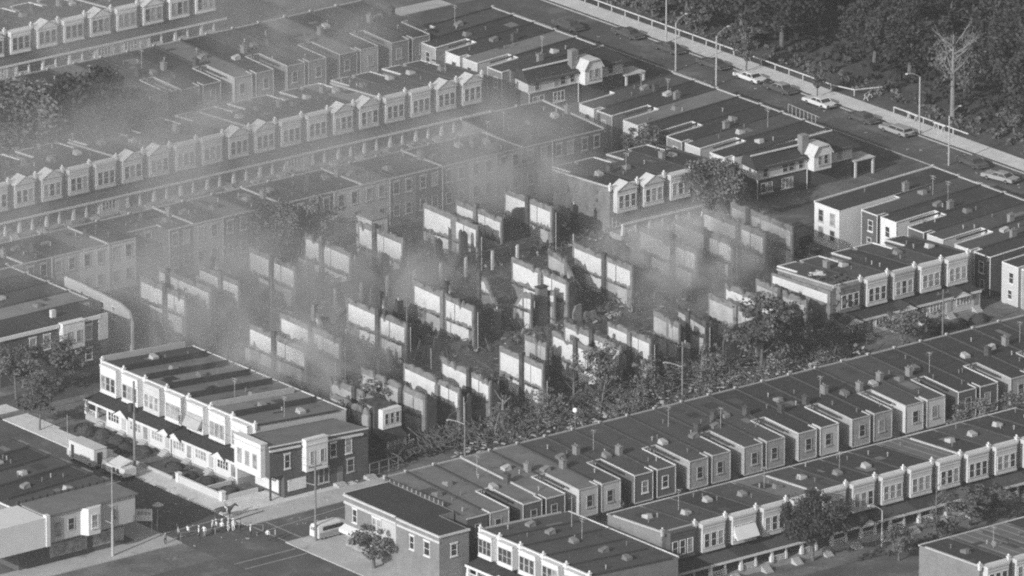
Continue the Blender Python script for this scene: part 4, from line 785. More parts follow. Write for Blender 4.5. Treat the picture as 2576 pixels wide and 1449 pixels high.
for q in range(5200):
    a = r_.choice(((-62, -46, 22, -30), (-53, -21, 42, -6), (-50, 8, 24, 21), (-52, -55, 20, -46), (-60, -52, -44, -45), (14, -50, 24, -44)))
    x = r_.uniform(a[0], a[2]); y = r_.uniform(a[1], a[3]); an = r_.uniform(0, PI); l = r_.uniform(.5, 2.4); z = r_.uniform(.3, 1.6)
    b.bar((x, y, z), (x+l*math.cos(an), y+l*math.sin(an), z+r_.uniform(-.3, .9)), .12, .08)
put('scorched_boards', b.mesh('scorched_boards', ['timber']), kind='stuff')
b = MB()
for q in range(2400):
    a = r_.choice(((-62, -46, 22, -30), (-53, -21, 42, -6), (-50, 8, 24, 21), (-52, -55, 20, -46)))
    x = r_.uniform(a[0], a[2]); y = r_.uniform(a[1], a[3]); z = r_.uniform(.4, .9); an = r_.uniform(0, PI); l = r_.uniform(.2, .7)
    b.bar((x, y, z), (x+l*math.cos(an), y+l*math.sin(an), z+r_.uniform(-.2, .3)), r_.uniform(.2, .6), .1)
put('broken_masonry', b.mesh('broken_masonry', ['plaster2']), kind='stuff')
# ---------------------------------------------------------------- trees and plants
def leaves(b, c, rad, n, size, r, flat=1.0):
    for _ in range(n):
        d = Vector((r.gauss(0, 1), r.gauss(0, 1), r.gauss(0, 1))).normalized()*(rad*r.random()**.45); d.z *= flat
        p = Vector(c)+d; s = size*r.uniform(.6, 1.35)
        u = Vector((r.gauss(0, 1), r.gauss(0, 1), r.gauss(0, 1))).normalized(); w = u.orthogonal().normalized(); v = u.cross(w)
        b.quad(p-w*s-v*s*.7, p+w*s-v*s*.7, p+w*s*.8+v*s*.7, p-w*s*.8+v*s*.7)
def crown_mesh(key, R0, H, nclump, per, size, m, shape=1.0, sparse=1.0):
    def mk():
        r = random.Random(key); b = MB()
        for i in range(nclump):
            d = Vector((r.gauss(0, 1), r.gauss(0, 1), r.gauss(0, 1))).normalized(); q = r.random()**.42
            c = (d.x*R0*q, d.y*R0*q, d.z*H*q); rr = R0*r.uniform(.13, .34)*sparse
            leaves(b, c, rr, int(per*r.uniform(.5, 1.4)), size, r, .75)
        return b.mesh('crown', [m])
    return cached(('crown', key), mk)
def trunk_mesh(key, h, r0, m, limbs=6, spread=2.0):
    def mk():
        r = random.Random(key+'t'); b = MB(); p = Vector((0, 0, -.2)); top = Vector((r.uniform(-.4, .4), r.uniform(-.4, .4), h))
        b.tube(p, top*.5, r0, r0*.75); b.tube(top*.5, top, r0*.75, r0*.35)
        for i in range(limbs):
            a = 2*PI*i/limbs+r.uniform(-.4, .4); s = top*r.uniform(.42, .9); e = s+Vector((math.cos(a)*spread, math.sin(a)*spread, spread*r.uniform(.6, 1.3)))*r.uniform(.6, 1.1)
            md = (s+e)/2+Vector((0, 0, -.2)); b.tube(s, md, r0*.4, r0*.25, 6); b.tube(md, e, r0*.25, r0*.08, 6)
            for k in range(2): e2 = e+Vector((r.uniform(-1, 1), r.uniform(-1, 1), r.uniform(.2, 1.2)))*spread*.45; b.tube(md.lerp(e, .6), e2, r0*.14, r0*.04, 5)
        return b.mesh('trunk', [m])
    return cached(('trunk', key), mk)
KINDS = {   # key: crown radius, half height, centre height, clumps, leaves per clump, leaf size, material, sparse
    'big': (4.6, 3.9, 6.4, 88, 84, .155, 'leaf', 1.0), 'round': (4.0, 3.6, 5.8, 84, 84, .145, 'leaf2', 1.0), 'oak': (5.4, 4.4, 7.2, 100, 86, .175, 'leaf2', 1.05),
    'light': (3.4, 3.2, 5.6, 60, 76, .125, 'leaf', .9), 'thin': (3.0, 3.4, 6.0, 34, 36, .14, 'leaf3', .75), 'small': (2.0, 1.9, 3.4, 32, 76, .125, 'leaf', 1.0), 'scorched': (3.6, 2.8, 5.2, 44, 36, .14, 'leaf3', .8)}
def tree(kind, x, y, label, s=1.0, sz=None, rz=0.0, group=None, name='tree', z=0.0):
    R0, H, zc, nc, per, sz_, m, sp = KINDS[kind]
    t = thing(name, label, 'tree', (x, y, z), rz, group); sz = sz or s
    t.scale = (s, s, sz)
    put('trunk', trunk_mesh(kind, zc+H*.2, .26 if kind in ('big', 'oak', 'round') else .17, M['bark'], 7, R0*.42), t)
    c = put('crown', crown_mesh(kind, R0, H, nc, per, sz_, m, 1, sp), t); c.location = (0, 0, zc)
    return t
tree('oak', -13.5, 83.0, 'large dark tree among the upper-left house backs, the bigger of the two', 1.6, 1.3)
tree('big', -23.5, 86.0, 'leafy tree at the upper-left edge, left of the larger dark one', 1.9, 1.4, .8)
tree('big', 41.5, 5.2, 'round leafy tree right of the slanted-gable surviving houses', 1.05, .95, 1.0)
tree('light', 49.0, 31.0, 'bushy tree behind the dark house backs at upper centre', 1.0, .8, .4)
tree('small', 46.8, 8.8, 'small tree in front of the tall-chimney end house', 1.3, 1.1, .9)
tree('scorched', -22.3, -47.6, 'thin ashen street tree against the bright front-row walls', 1.05, 1.1)
tree('light', 2.6, -52.4, 'full leafy tree in front of the burnt walls, right of centre', 1.42, 1.3, 2.0)
tree('light', 8.5, -50.8, 'leafy tree beside the fire-damaged end house', 1.0, 1.0, 1.2)
tree('light', 25.8, -55.4, 'leafy tree over the porches of the surviving right-hand row', 1.05, .62, .3)
tree('small', 31.6, -54.2, 'small tree at the right end of the leafy front gardens', 1.1, .85, .3)
tree('light', 4.2, -95.5, 'loose leafy tree in the near alley at right, the left one of two', 1.05, .85, 1.0)
tree('light', 10.5, -97.0, 'loose leafy tree in the near alley at right, the right one of two', 1.0, .85, 2.4)
tree('round', -40.4, -115.6, 'big rounded tree in front of the bottom-right bay-windowed row', 1.12, 1.0, .5)
tree('small', -15.4, -118.0, 'small leafy tree beside the white porch pillars at bottom right', 1.4, 1.0, 1.5)
tree('small', -10.5, -117.0, 'low bushy tree at the bottom-right edge', 1.3, .9, 2.5)
tree('small', -87.8, -82.6, 'dark street tree beside the corner shop at the bottom edge', 1.6, 1.15, .4)
tree('light', -77.2, 2.5, 'leafy tree in front of the dark brick house at left, the right one', 1.1, .85, .2)
tree('light', -84.0, 3.2, 'leafy tree in front of the dark brick house at left, the left one', 1.1, .85, 1.2)
tree('light', -89.4, -9.8, 'street tree on the pale pavement at the left edge', .95, .9, 2.2)
tree('thin', -13.5, 38.0-10.5, 'smoke-dimmed tree behind the back row of ruins, the left one', 1.3, 1.05); tree('big', -19.5, 28.6, 'dark tree hidden in smoke left of the tall white outbuilding', 1.0, .9, .7)
tree('thin', -54.2, -37.0, 'thin scorched tree behind the lone white bay', 1.0, .85, .7); tree('small', -61.8, -40.0, 'ragged small tree left of the lone white bay', 1.4, 1.3, .7)
tree('small', -52.6, -88.8, 'small pale bush tree in the near alley behind the pale-sided backs', .8, 1.0, .7)
# woodland beyond the road
r_ = random.Random(21); n = 0
WK = ['round', 'oak', 'round', 'oak', 'big']
for i in range(11):
    for j in range(6):
        x = 104.0+j*10.5+r_.uniform(-2, 2); y = 112-i*11.5+j*2+r_.uniform(-3, 3)
        if 20 < y < 58: x += 6
        if y < 24: x += 5
        k = WK[(i*7+j*3) % 5]; s = r_.uniform(1.05, 1.6)
        tree(k, x, y, '%s park tree, %s from the top in the %s line beyond the road' % ({'big': 'bushy', 'oak': 'broad dark', 'light': 'loose', 'round': 'rounded'}[k], ORD[i], ORD[j]), s, s*r_.uniform(.8, 1.05), r_.uniform(0, 6), 'park woodland'); n += 1
for i, (x, y) in enumerate(((104.5, 12.5), (103, 5), (103, -4.0), (100.8, 71), (101, 83), (100.5, 93))):
    tree('small', x, y, 'undergrowth bush tree beside the park fence, %s from bottom' % ORD[i], 1.2, .8, i*.9, 'park edge bushes')
tree('small', 93.0, 44.4, 'small roadside tree by the parked white car', .75, 1.15, .4, 'roadside trees'); tree('small', 93.1, 61.4, 'small roadside tree by the pale pavement near the top', .8, 1.2, 1.4, 'roadside trees')
def bare(name, label, x, y, h, r0, m, seed, n=9, lean=(0, 0)):
    r = random.Random(seed); t = thing(name, label, 'tree', (x, y, 0)); b = MB(); p = Vector((0, 0, 0)); q = Vector((lean[0], lean[1], h))
    b.tube(p, q*.55, r0, r0*.7); b.tube(q*.55, q, r0*.7, r0*.2); part(t, 'trunk', b, m); b = MB()
    for i in range(n):
        s = q*r.uniform(.3, .92); a = r.uniform(0, 2*PI); l = h*r.uniform(.16, .34); e = s+Vector((math.cos(a)*l, math.sin(a)*l, l*r.uniform(.5, 1.2))); md = s.lerp(e, .5)+Vector((0, 0, -l*.08))
        b.tube(s, md, r0*.3, r0*.2, 6); b.tube(md, e, r0*.2, r0*.06, 5)
        for k in range(3): e2 = md.lerp(e, r.uniform(.2, 1))+Vector((r.uniform(-1, 1), r.uniform(-1, 1), r.uniform(0, 1)))*l*.4; b.tube(md.lerp(e, .3), e2, r0*.1, r0*.04, 4)
    part(t, 'branches', b, m); return t
bare('bare_tree', 'tall pale leafless tree standing before the dark woodland at top right', 101.9, 23.6, 13.2, .42, 'palebark', 3, 16)
bare('bare_tree', 'leafless sapling in front of the bottom-right porches', -20.6, -117.2, 7.2, .12, 'palebark', 5, 16)
bare('bare_tree', 'broken pale trunk with stripped branches before the front-row ruins', -38.9, -47.6, 4.6, .34, 'palebark', 6, 9)
bare('bare_tree', 'charred leafless tree beside the lone white bay', -47.0, -48.4, 5.2, .2, 'bark', 8, 9); bare('bare_tree', 'burnt bare tree before the walls left of the ashen street tree', -28.5, -50.0, 6.5, .2, 'bark', 9, 11)
bare('bare_tree', 'leafless trunk in the smoke left of centre', -33.8, 3.0, 8.5, .16, 'bark', 10, 5); bare('bare_tree', 'pale snag in the smoke beside the white outbuilding', -2.5, 25.5, 6.5, .14, 'palebark', 12, 6)
# brush and fallen branches along the leafy street
def brush(name, pts, n, size, m, seed, kind='stuff', label=None):
    r = random.Random(seed); b = MB()
    for (x, y, rx, ry, h) in pts:
        k = max(3, int(rx*ry*n))
        for i in range(k):
            a = r.uniform(0, 2*PI); q = math.sqrt(r.random()); zc = h*r.uniform(.1, .9)*(1-q*q*.6)
            leaves(b, (x+rx*q*math.cos(a), y+ry*q*math.sin(a), zc), r.uniform(.4, .8), 16, size, r, .7)
        for i in range(k//2):
            a = r.uniform(0, 2*PI); p = Vector((x+rx*r.uniform(-.8, .8), y+ry*r.uniform(-.8, .8), h*r.random()*.6)); b.tube(p, p+Vector((math.cos(a)*1.6, math.sin(a)*1.6, r.uniform(-.2, 1.2))), .05, .02, 4)
    return put(name, b.mesh(name, [m]), kind=kind, label=label)
rb = random.Random(77); P_ = []
for q in range(38):
    x = rb.uniform(-43, 14); P_.append((x, rb.uniform(-55.5, -48.6), rb.uniform(.6, 2.0), rb.uniform(.7, 1.7), rb.choice((1.0, 1.6, 2.2, 3.0, 3.8))))
brush('fallen_branches', P_, 11.0, .095, 'leaf3', 31)
for i, (x, y, s_) in enumerate(((-41.5, -50.2, .5), (-33.2, -49.8, .62), (-16.5, -50.6, .66), (-10.0, -49.4, .5), (-4.5, -50.2, .6), (9.5, -48.6, .55))): tree('scorched' if i % 2 else 'thin', x, y, 'ragged scorched young tree in the brush, %s from left' % ORD[i], s_, s_*1.05, i*1.3, 'scorched young trees in the brush')
for i, (x, y, h_) in enumerate(((-43.2, -51.0, 4.2), (-36.0, -52.0, 3.6), (-25.2, -51.6, 5.2), (-19.6, -52.6, 4.4), (-7.6, -51.8, 5.0), (-1.2, -49.5, 4.4))): bare('bare_tree', 'small leafless broken tree in the brush, %s from left' % ORD[i], x, y, h_, .11, 'bark' if i % 2 else 'palebark', 400+i, 9, (rb.uniform(-.9, .9), rb.uniform(-.6, .6)))
brush('undergrowth', [(-23, -54.2, 4, 2.3, 2.0), (-41, -53.5, 2.6, 1.6, 1.2), (-2, -56, 4, 1.8, 1.4), (-14, -56, 4, 1.8, 1.6), (15, -51.8, 3.6, 2.2, 1.3)], 9.0, .11, 'leaf', 32)
brush('undergrowth', [(101.5, y, 2.6, 4.5, .9) for y in range(-30, 112, 7)], 1.0, .24, 'leaf', 33); brush('undergrowth', [(108, y, 6.0, 6, 2.5) for y in range(-30, 112, 9)], .7, .3, 'leaf2', 34)
brush('undergrowth', [(-58, 28, 3, 3, 1.6), (-25, 25, 4, 2.6, 1.8), (-16, 24.5, 4, 2.6, 1.8), (10, 25, 6, 2.6, 1.5), (38, -2, 5, 3, 2.2), (43, -10, 3, 6, 2.4), (44.5, -24, 3, 5, 2.0), (30, 27, 6, 2, 1.5), (47, 22, 1.5, 8, 1.6)], 2.2, .22, 'leaf2', 35)
brush('undergrowth', [(-30, 60.4, 8, .9, 1.0), (-12, 60.4, 9, .9, 1.0), (8, 60.4, 9, .9, 1.0), (30, 60.4, 9, .9, 1.0), (5, 122, 6, 1.5, 1.4), (20, 122, 8, 1.5, 1.4)], 3, .18, 'leaf2', 36)
for i, (x, y, s_) in enumerate(((-31.5, -122.6, 1.0), (-23.5, -122.0, 1.1), (-5.5, -121.4, 1.2), (1.5, -120.6, 1.2))): tree('small', x, y, 'street tree by the bottom-right kerb, %s from left' % ORD[i], s_, s_*.9, i*.8, 'street trees at the bottom-right kerb')
brush('undergrowth', [(-26, -119, 10, 1.4, .6), (-2, -118.6, 9, 1.4, .7)], 3, .16, 'leaf2', 37)
def bush(label, x, y, rx, ry, h, seed, m='shrub', group='clipped garden bushes'):
    r = random.Random(seed); b = MB()
    for i in range(int(900*rx*ry)+200):
        d = Vector((r.gauss(0, 1), r.gauss(0, 1), abs(r.gauss(0, 1)))).normalized(); p = Vector((d.x*rx, d.y*ry, d.z*h)); s = .14
        u = (d+Vector((r.uniform(-.5, .5), r.uniform(-.5, .5), r.uniform(-.5, .5)))).normalized(); w = u.orthogonal().normalized(); v = u.cross(w); b.quad(p-w*s-v*s, p+w*s-v*s, p+w*s+v*s, p-w*s+v*s)
    b.ball((0, 0, 0), rx*.93, ry*.93, h*.93, 12, 8)
    put('bush', b.mesh('bush', [m]), None, (x, y, .1), 0, label, 'bush', group)
for i, (x, y, rx, ry, h) in enumerate(((-85.3, -14.6, 1.0, 1.9, 1.2), (-84.4, -17.6, 1.1, 1.3, 1.2), (-84.6, -20.8, 1.2, 1.5, 1.2), (-85.3, -24.2, 1.3, 1.3, 1.1), (-84.2, -26.6, 1.2, 1.2, 1.1), (-84.4, -33.9, 1.1, 1.4, .7), (-85.0, -37.6, .9, 1.6, .6), (-84.4, -41.5, .9, 1.2, .8), (-84.3, -46.2, .9, 1.3, .6))):
    bush('clipped round bush before the lower-left white porches, %s from the far end' % ORD[i], x, y, rx, ry, h, 60+i)
bush('long dark hedge in front of the surviving right-hand porches', 16.2, -53.0, 3.4, 1.0, 1.7, 80, group=None); bush('second dark hedge left of the leafy front gardens', 10.8, -56.6, 2.6, .8, 1.3, 81, group=None)
for i, x in enumerate((34.5, 38.2, 42.0)): bush('garden bush before the right end of the surviving row, %s from left' % ORD[i], x, -52.6, 1.6, 1.1, 1.1, 85+i, group='bushes before the surviving row')
# ---------------------------------------------------------------- gardens and street furniture
t = thing('garden_wall', 'long white garden wall with corner piers beside the lower-left pavement', 'wall', (-87.5, -48.9, 0)); part(t, 'wall', MB().box(-.0, 0, 0, .3, 10.4, .95).box(.3, 0, 0, 6.0, .3, .75).box(.3, 4.6, 0, 5.0, 4.85, .75), 'stucco'); part(t, 'coping', MB().box(-.06, -.06, .951, .36, 10.46, 1.05), 'white')
for y in (0, 9.8): part(t, 'pier', MB().box(-.15, y-.15, 0, .45, y+.5, 1.35).box(-.22, y-.22, 1.351, .52, y+.57, 1.45), 'white')
t = thing('garden_wall', 'low pale garden wall before the middle of the lower-left terrace', 'wall', (-87.5, -37.6, 0)); part(t, 'wall', MB().box(0, 0, 0, .25, 7.5, .55), 'walk')
b = MB()
for (y0, y1) in ((-16.3, -11.0), (-22.0, -17.6), (-28.0, -23.4), (-35.5, -30.4), (-38.5, -36.5), (-43.6, -39.6), (-48.4, -44.2)): b.box(-87.1, y0, 0, -82.4, y1, .2)
put('garden_beds', b.mesh('garden_beds', ['grass']), kind='structure')
slab('grass_verge', -50, -54.2, 70, -48.8, -.1, .1, 'yard')
def fence(label, pts, h, m, step=2.4, rails=(1.0,), name='fence', post=.06, z=0.0):
    t = thing(name, label, 'fence', (pts[0][0], pts[0][1], z)); o = Vector((pts[0][0], pts[0][1], 0)); rl = MB()
    for p, q in zip(pts[:-1], pts[1:]):
        p = Vector((p[0], p[1], 0))-o; q = Vector((q[0], q[1], 0))-o; n = max(1, int((q-p).length/step))
        for f in rails: rl.bar(p+Vector((0, 0, h*f)), q+Vector((0, 0, h*f)), .12, .16 if m == 'offwhite' else .05)
        for i in range(n): s = p.lerp(q, i/n); cpart(t, 'post', (h, post, m), lambda: MB().box(-post, -post, 0, post, post, h+.05), m, tuple(s))
    part(t, 'rail', rl, m); return t
fence('pale post-and-rail fence along the park side of the upper pavement', [(97.0, 46), (97.0, 112)], 1.0, 'offwhite', 3.2); fence('broken pale rail fence turning into the park bushes', [(96.9, 45.8), (97.9, 41.6), (102.2, 40.2)], 1.0, 'offwhite', 3.0)
fence('pale rail fence beside the lower park pavement', [(96.9, 31.2), (96.8, 14.0)], 1.0, 'offwhite', 3.4)
fence('wire gate and fence beside the dark corner building', [(-66.0, -53.2), (-61.0, -53.0), (-60.8, -49.8)], 2.0, 'pole', 1.6, (1.0, .5, .08), post=.05)
fence('thin rail fence on the roof edge at upper right', [(70.9, 24.5), (70.2, 16.5)], 1.6, 'steel', 1.0, (1.0, .1), post=.04, z=6.4)
def aframe(label, x, y, rz):
    t = thing('road_barrier', label, 'barrier', (x, y, .12), rz, 'police barriers by the park')
    for s in (-1, 1): part(t, 'leg_frame', MB().bar((s*.9, -.35, 0), (s*.9, 0, 1.0), .08, .08).bar((s*.9, .35, 0), (s*.9, 0, 1.0), .08, .08).bar((s*.9, -.2, .4), (s*.9, .2, .4), .06, .06), 'offwhite')
    part(t, 'board', MB().box(-1.4, -.05, .85, 1.4, .05, 1.1), 'offwhite')
aframe('wooden barrier at the end of the lower park fence', 96.6, 26.6, 1.5); aframe('wooden barrier where the upper park fence breaks off', 98.4, 39.0, .5); aframe('wooden barrier near the tall street lamp by the park', 96.4, 20.2, 1.6)
def lamp(label, x, y, h, arm, ang, m='steel', head=True, cat='street lamp', r0=.14):
    t = thing('street_lamp', label, cat, (x, y, 0), 0, 'street lamps'); part(t, 'pole', MB().tube((0, 0, 0), (0, 0, h), r0, r0*.7), m)
    dx, dy = math.cos(ang), math.sin(ang); b = MB(); pr = Vector((0, 0, h-.05))
    for i in range(1, 6): u = i/5; p = Vector((dx*arm*u, dy*arm*u, h+.75*math.sin(u*PI/2))); b.tube(pr, p, .055, .05, 6); pr = p
    part(t, 'arm', b, m); part(t, 'lamp_head', MB().ball((dx*(arm+.25), dy*(arm+.25), h+.72), .36, .22, .12, 8, 5), 'offwhite', smooth=True); return t
lamp('tall lamp with an arm over the parked car beside the park fence', 92.9, 20.6, 9.0, 1.9, PI*.93); lamp('curved-arm lamp on the near kerb at right', 86.4, 6.2, 7.6, 3.0, .35)
lamp('near-kerb lamp beside the road at upper centre', 85.0, 68.3, 7.6, 2.6, .3); lamp('near-kerb lamp with long arm, right of the gabled end house', 85.0, 58.6, 7.8, 3.0, .3); lamp('lamp at the top edge beside the pale pavement', 93.0, 80.5, 8.0, 2.2, PI); lamp('lamp above the bottom-right porches', -30.0, -117.3, 5.2, 1.5, 2.6)
def upole(label, x, y, h, r0=.15, m='pole', cross=True, lamp_arm=None, name='utility_pole'):
    t = thing(name, label, 'utility pole', (x, y, 0), 0, 'utility poles'); part(t, 'pole', MB().tube((0, 0, 0), (0, 0, h), r0, r0*.7), m)
    if cross: part(t, 'crossarm', MB().bar((-1.1, 0, h-.5), (1.1, 0, h-.5), .12, .14).tube((-.9, 0, h-.42), (-.9, 0, h-.2), .06).tube((.9, 0, h-.42), (.9, 0, h-.2), .06), m)
    if lamp_arm:
        z, a, l = lamp_arm; b = MB(); pr = Vector((0, 0, z))
        for i in range(1, 5): u = i/4; p = Vector((math.cos(a)*l*u, math.sin(a)*l*u, z+.6*math.sin(u*PI/2))); b.tube(pr, p, .06, .05, 6); pr = p
        b.ball(tuple(pr), .4, .2, .12, 8, 4); part(t, 'lamp_arm', b, 'steel')
    return t
upole('dark pole with transformer in front of the lower-left white porches', -89.3, -31.6, 12.8, .2, cross=False); part(bpy.data.objects['utility_pole'], 'transformer', MB().tube((-.45, .2, 8.6), (-.45, .2, 9.7), .34, k=10), 'tar')
upole('pole with lamp arm rising beside the white van', -87.3, -69.3, 11.0, .17, lamp_arm=(7.9, 2.5, 3.4)); upole('pale pole with thin mast before the clapboard corner building', -111.9, -57.6, 6.5, .2, 'stucco_mid', False, (4.6, 2.4, 2.0)); part(bpy.data.objects['utility_pole.002'], 'mast', MB().tube((0, 0, 6.5), (0, 0, 12.2), .06, .04).bar((-.9, 0, 10.2), (1.4, 0, 10.2), .05, .05), 'cream')
upole('thin dark pole among the fallen branches, centre', -52.0, -56.0, 8.5, .13, cross=False, lamp_arm=(5.4, 2.4, 2.2)); upole('pole standing in the brush right of centre', -12.0, -53.2, 8.2, .14, lamp_arm=(4.6, 2.4, 2.4)); upole('pole at the right end of the leafy gardens', 31.6, -57.0, 8.0, .13)
upole('dark pole standing in the left-centre smoke', -37.4, 6.9, 8.4, .14, cross=False); upole('rusty pole in the middle of the front ruins', -32.0, -17.2, 9.0, .12, cross=False)
def mast(label, x, y, z, h):
    put('roof_mast', MB().tube((0, 0, -.4), (0, 0, h), .035, k=5).bar((-.5, 0, h*.93), (.5, 0, h*.93), .04, .04).mesh('roof_mast', ['cream']), None, (x, y, z), 0, label, 'antenna', 'roof masts')
mast('thin white mast on the flat roofs at the bottom-left edge', -103.5+0, -36.0, 7, 5.2); mast('thin mast above the bottom-centre long roofs', -68.5, -100.0, 6.6, 4.2)
def globe(label, x, y, h):
    t = thing('globe_lamp', label, 'street lamp', (x, y, 0), 0, 'round globe lamps'); part(t, 'post', MB().tube((0, 0, 0), (0, 0, h), .05), 'pole'); part(t, 'globe', MB().ball((0, 0, h+.25), .36, .36, .36, 10, 7), 'globe', smooth=True)
globe('round white globe lamp in front of the dark brick house at left', -71.4, 6.2, 3.2); globe('round white globe lamp among the brush before the bright front-row wall', -32.6, -55.5, 3.0)
# ---------------------------------------------------------------- signs
t = thing('notice_board', 'small white notice board beside the dark road at lower left', 'sign', (-103.4, -53.0, 0), R(-38)); part(t, 'post', MB().tube((-1.0, 0, 0), (-1.0, 0, 2.0), .05).tube((1.0, 0, 0), (1.0, 0, 2.0), .05), 'steel'); s = part(t, 'board', MB().box(-1.1, -.06, 1.9, 1.1, .06, 3.55), 'white')
b = MB()
for i, (x0, x1) in enumerate(((-.85, -.45), (-.38, -.05), (.05, .42), (.5, .85))): b.box(x0, -.075, 2.75, x1, -.062, 3.2)
part(s, 'lettering', b, 'stucco_mid')
t = thing('beach_umbrella', 'small pale parasol on a leaning pole near the police line', 'umbrella', (-101.0, -52.6, 0)); part(t, 'pole', MB().tube((0, 0, 0), (1.2, 1.4, 2.9), .05), 'steel'); b = MB()
for i in range(8): a = 2*PI*i/8; c = 2*PI*(i+1)/8; b.poly([(1.2, 1.4, 3.3), (1.2+.8*math.cos(a), 1.4+.8*math.sin(a), 2.85), (1.2+.8*math.cos(c), 1.4+.8*math.sin(c), 2.85)])
part(t, 'canopy', b, 'stucco')
put('fire_hose', MB().tube((-93.4, -57, .14), (-90.3, -56.1, .2), .06).tube((-90.3, -56.1, .2), (-85.6, -55.6, .2), .06).tube((-93.4, -57, .14), (-93.8, -59.0, .08), .06).tube((-93.8, -59, .08), (-92.5, -61.8, .08), .06).mesh('fire_hose', ['tar']), label='dark fire hose looping across the street corner pavement', cat='hose')
put('police_line', MB().tube((-96, -58.8, .9), (-93.5, -58.7, .85), .016).tube((-93.5, -58.7, .85), (-90.2, -61.6, .9), .016).tube((-96, -58.8, .9), (-100.8, -57.6, .9), .016).tube((-96, -58.8, 0), (-96, -58.8, .9), .03).tube((-90.2, -61.6, 0), (-90.2, -61.6, .9), .03).tube((-100.8, -57.6, 0), (-100.8, -57.6, .9), .02).mesh('police_line', ['cream']), label='white rope line strung between posts across the crossing', cat='rope barrier')
# ---------------------------------------------------------------- vehicles
def wheels(t, xs, y, r, w=.2):
    for x in xs:
        for s in (-1, 1):
            wl = put('wheel', None, t, (x, s*y, r)); cpart(wl, 'tyre', (r, w), lambda: MB().tube((0, -w/2, 0), (0, w/2, 0), r, k=14), 'black'); cpart(wl, 'hubcap', (r, w, 'h'), lambda: MB().tube((0, -w/2-.01, 0), (0, w/2+.01, 0), r*.55, k=12), 'chrome')
def car(label, x, y, rz, m, roofm=None, L=5.75, W=1.98, style='sedan'):
    t = thing('parked_car', label, 'car', (x, y, 0), rz, 'cars parked along the park road'); h = L/2; w = W/2
    prof = [(-h, .38), (-h-.02, .72), (-h+.12, .86), (-h*.52, .93), (h*.42, .94), (h-.15, .82), (h, .68), (h-.02, .36)]
    if style == 'wagon': prof[3] = (-h*.9, .95)
    b = MB(); k = len(prof); n = len(b.v)
    for s, f in ((-1, .93), (-1, 1.0), (1, 1.0), (1, .93)):
        pass
    secs = [(-w*.90, .06), (-w, 0), (w, 0), (w*.90, .06)]
    for yy, dz in ((-w, 0), (w, 0)):
        b.poly([(px, yy, pz) for px, pz in (prof if yy < 0 else prof[::-1])])
    for (x0, z0), (x1, z1) in zip(prof, prof[1:]+prof[:1]): b.quad((x0, -w, z0), (x0, w, z0), (x1, w, z1), (x1, -w, z1))
    bo = part(t, 'body', b, m); bv = bo.modifiers.new('bevel', 'BEVEL'); bv.width = .07; bv.segments = 2; bv.limit_method = 'ANGLE'
    a0, a1, r0, r1 = (-h*.62, h*.36, -h*.42, h*.14) if style == 'sedan' else (-h*.92, h*.36, -h*.84, h*.14)
    zz = .93; wt = w*.8
    part(t, 'windows', MB().prism([(a0, -w*.93, zz), (a1, -w*.93, zz), (a1, w*.93, zz), (a0, w*.93, zz)], [(r0, -wt, 1.33), (r1, -wt, 1.33), (r1, wt, 1.33), (r0, wt, 1.33)]), 'glass')
    b = MB().prism([(r0-.06, -wt-.02, 1.32), (r1+.06, -wt-.02, 1.32), (r1+.06, wt+.02, 1.32), (r0-.06, wt+.02, 1.32)], [(r0, -wt+.1, 1.4), (r1, -wt+.1, 1.4), (r1, wt-.1, 1.4), (r0, wt-.1, 1.4)])
    for s in (-1, 1):
        b.bar((r0, s*wt, 1.33), (a0, s*w*.95, .94), .09, .05).bar((r1, s*wt, 1.33), (a1, s*w*.95, .94), .07, .05).bar(((r0+r1)/2, s*(wt+.01), 1.33), ((a0+a1)/2, s*w*.95, .94), .09, .05)
    part(t, 'roof', b, roofm or m)
    part(t, 'bumper', MB().box(-h-.14, -w*.95, .4, -h-.01, w*.95, .58), 'chrome'); part(t, 'bumper', MB().box(h+.01, -w*.95, .4, h+.14, w*.95, .58), 'chrome')
    for s in (-1, 1): cpart(t, 'headlight', 'h', lambda: MB().box(-.02, -.2, -.08, .03, .2, .08), 'globe', (h, s*w*.7, .7)); cpart(t, 'tail_light', 't', lambda: MB().box(-.05, -.22, -.08, .02, .22, .08), 'tar', (-h, s*w*.7, .7))
    wheels(t, (-h*.6, h*.62), w-.08, .33); return t
xr = 90.7
car('white sedan parked by the park pavement, upper of the two bright white cars', xr, 57.6, PI/2, 'car_white'); car('pale-roofed dark sedan parked close behind the upper white car', xr, 50.4, PI/2, 'car_dark', 'car_grey'); car('white sedan parked by the little roadside tree', xr, 41.2, PI/2, 'car_white')
car('dark sedan with a pale windscreen between the white sedan and the long wagon', xr, 31.2, PI/2, 'car_dark'); car('long pale grey station wagon parked beneath the tall lamp', xr, 23.2, PI/2, 'car_grey', 'car_grey', 6.0, 2.0, 'wagon')
car('dark hatch-roofed car with a pale bonnet parked right of the upper near lamp', xr, 66.4, PI/2, 'car_dark', 'car_dark'); car('dark car parked at the top of the road, second from the top edge', xr, 77.0, PI/2, 'car_dark', 'car_dark'); car('dark car with pale bonnet at the top edge of the road', xr, 87.0, PI/2, 'car_dark')
car('dark car behind the curved-arm lamp at the right edge', 89.2, 4.2, PI/2-.1, 'car_dark', 'car_dark'); car('pale car partly hidden at the right edge below the curved-arm lamp', 87.6, -4.0, PI/2+.2, 'car_grey')
car('dark car parked above the upper park fence near the top edge', 86.2, 96.0, PI/2, 'car_dark')
t = thing('step_van', 'white box delivery van with open rear door, parked beside the lower-left bushes', 'van', (-92.3, -25.0, 0), -PI/2)
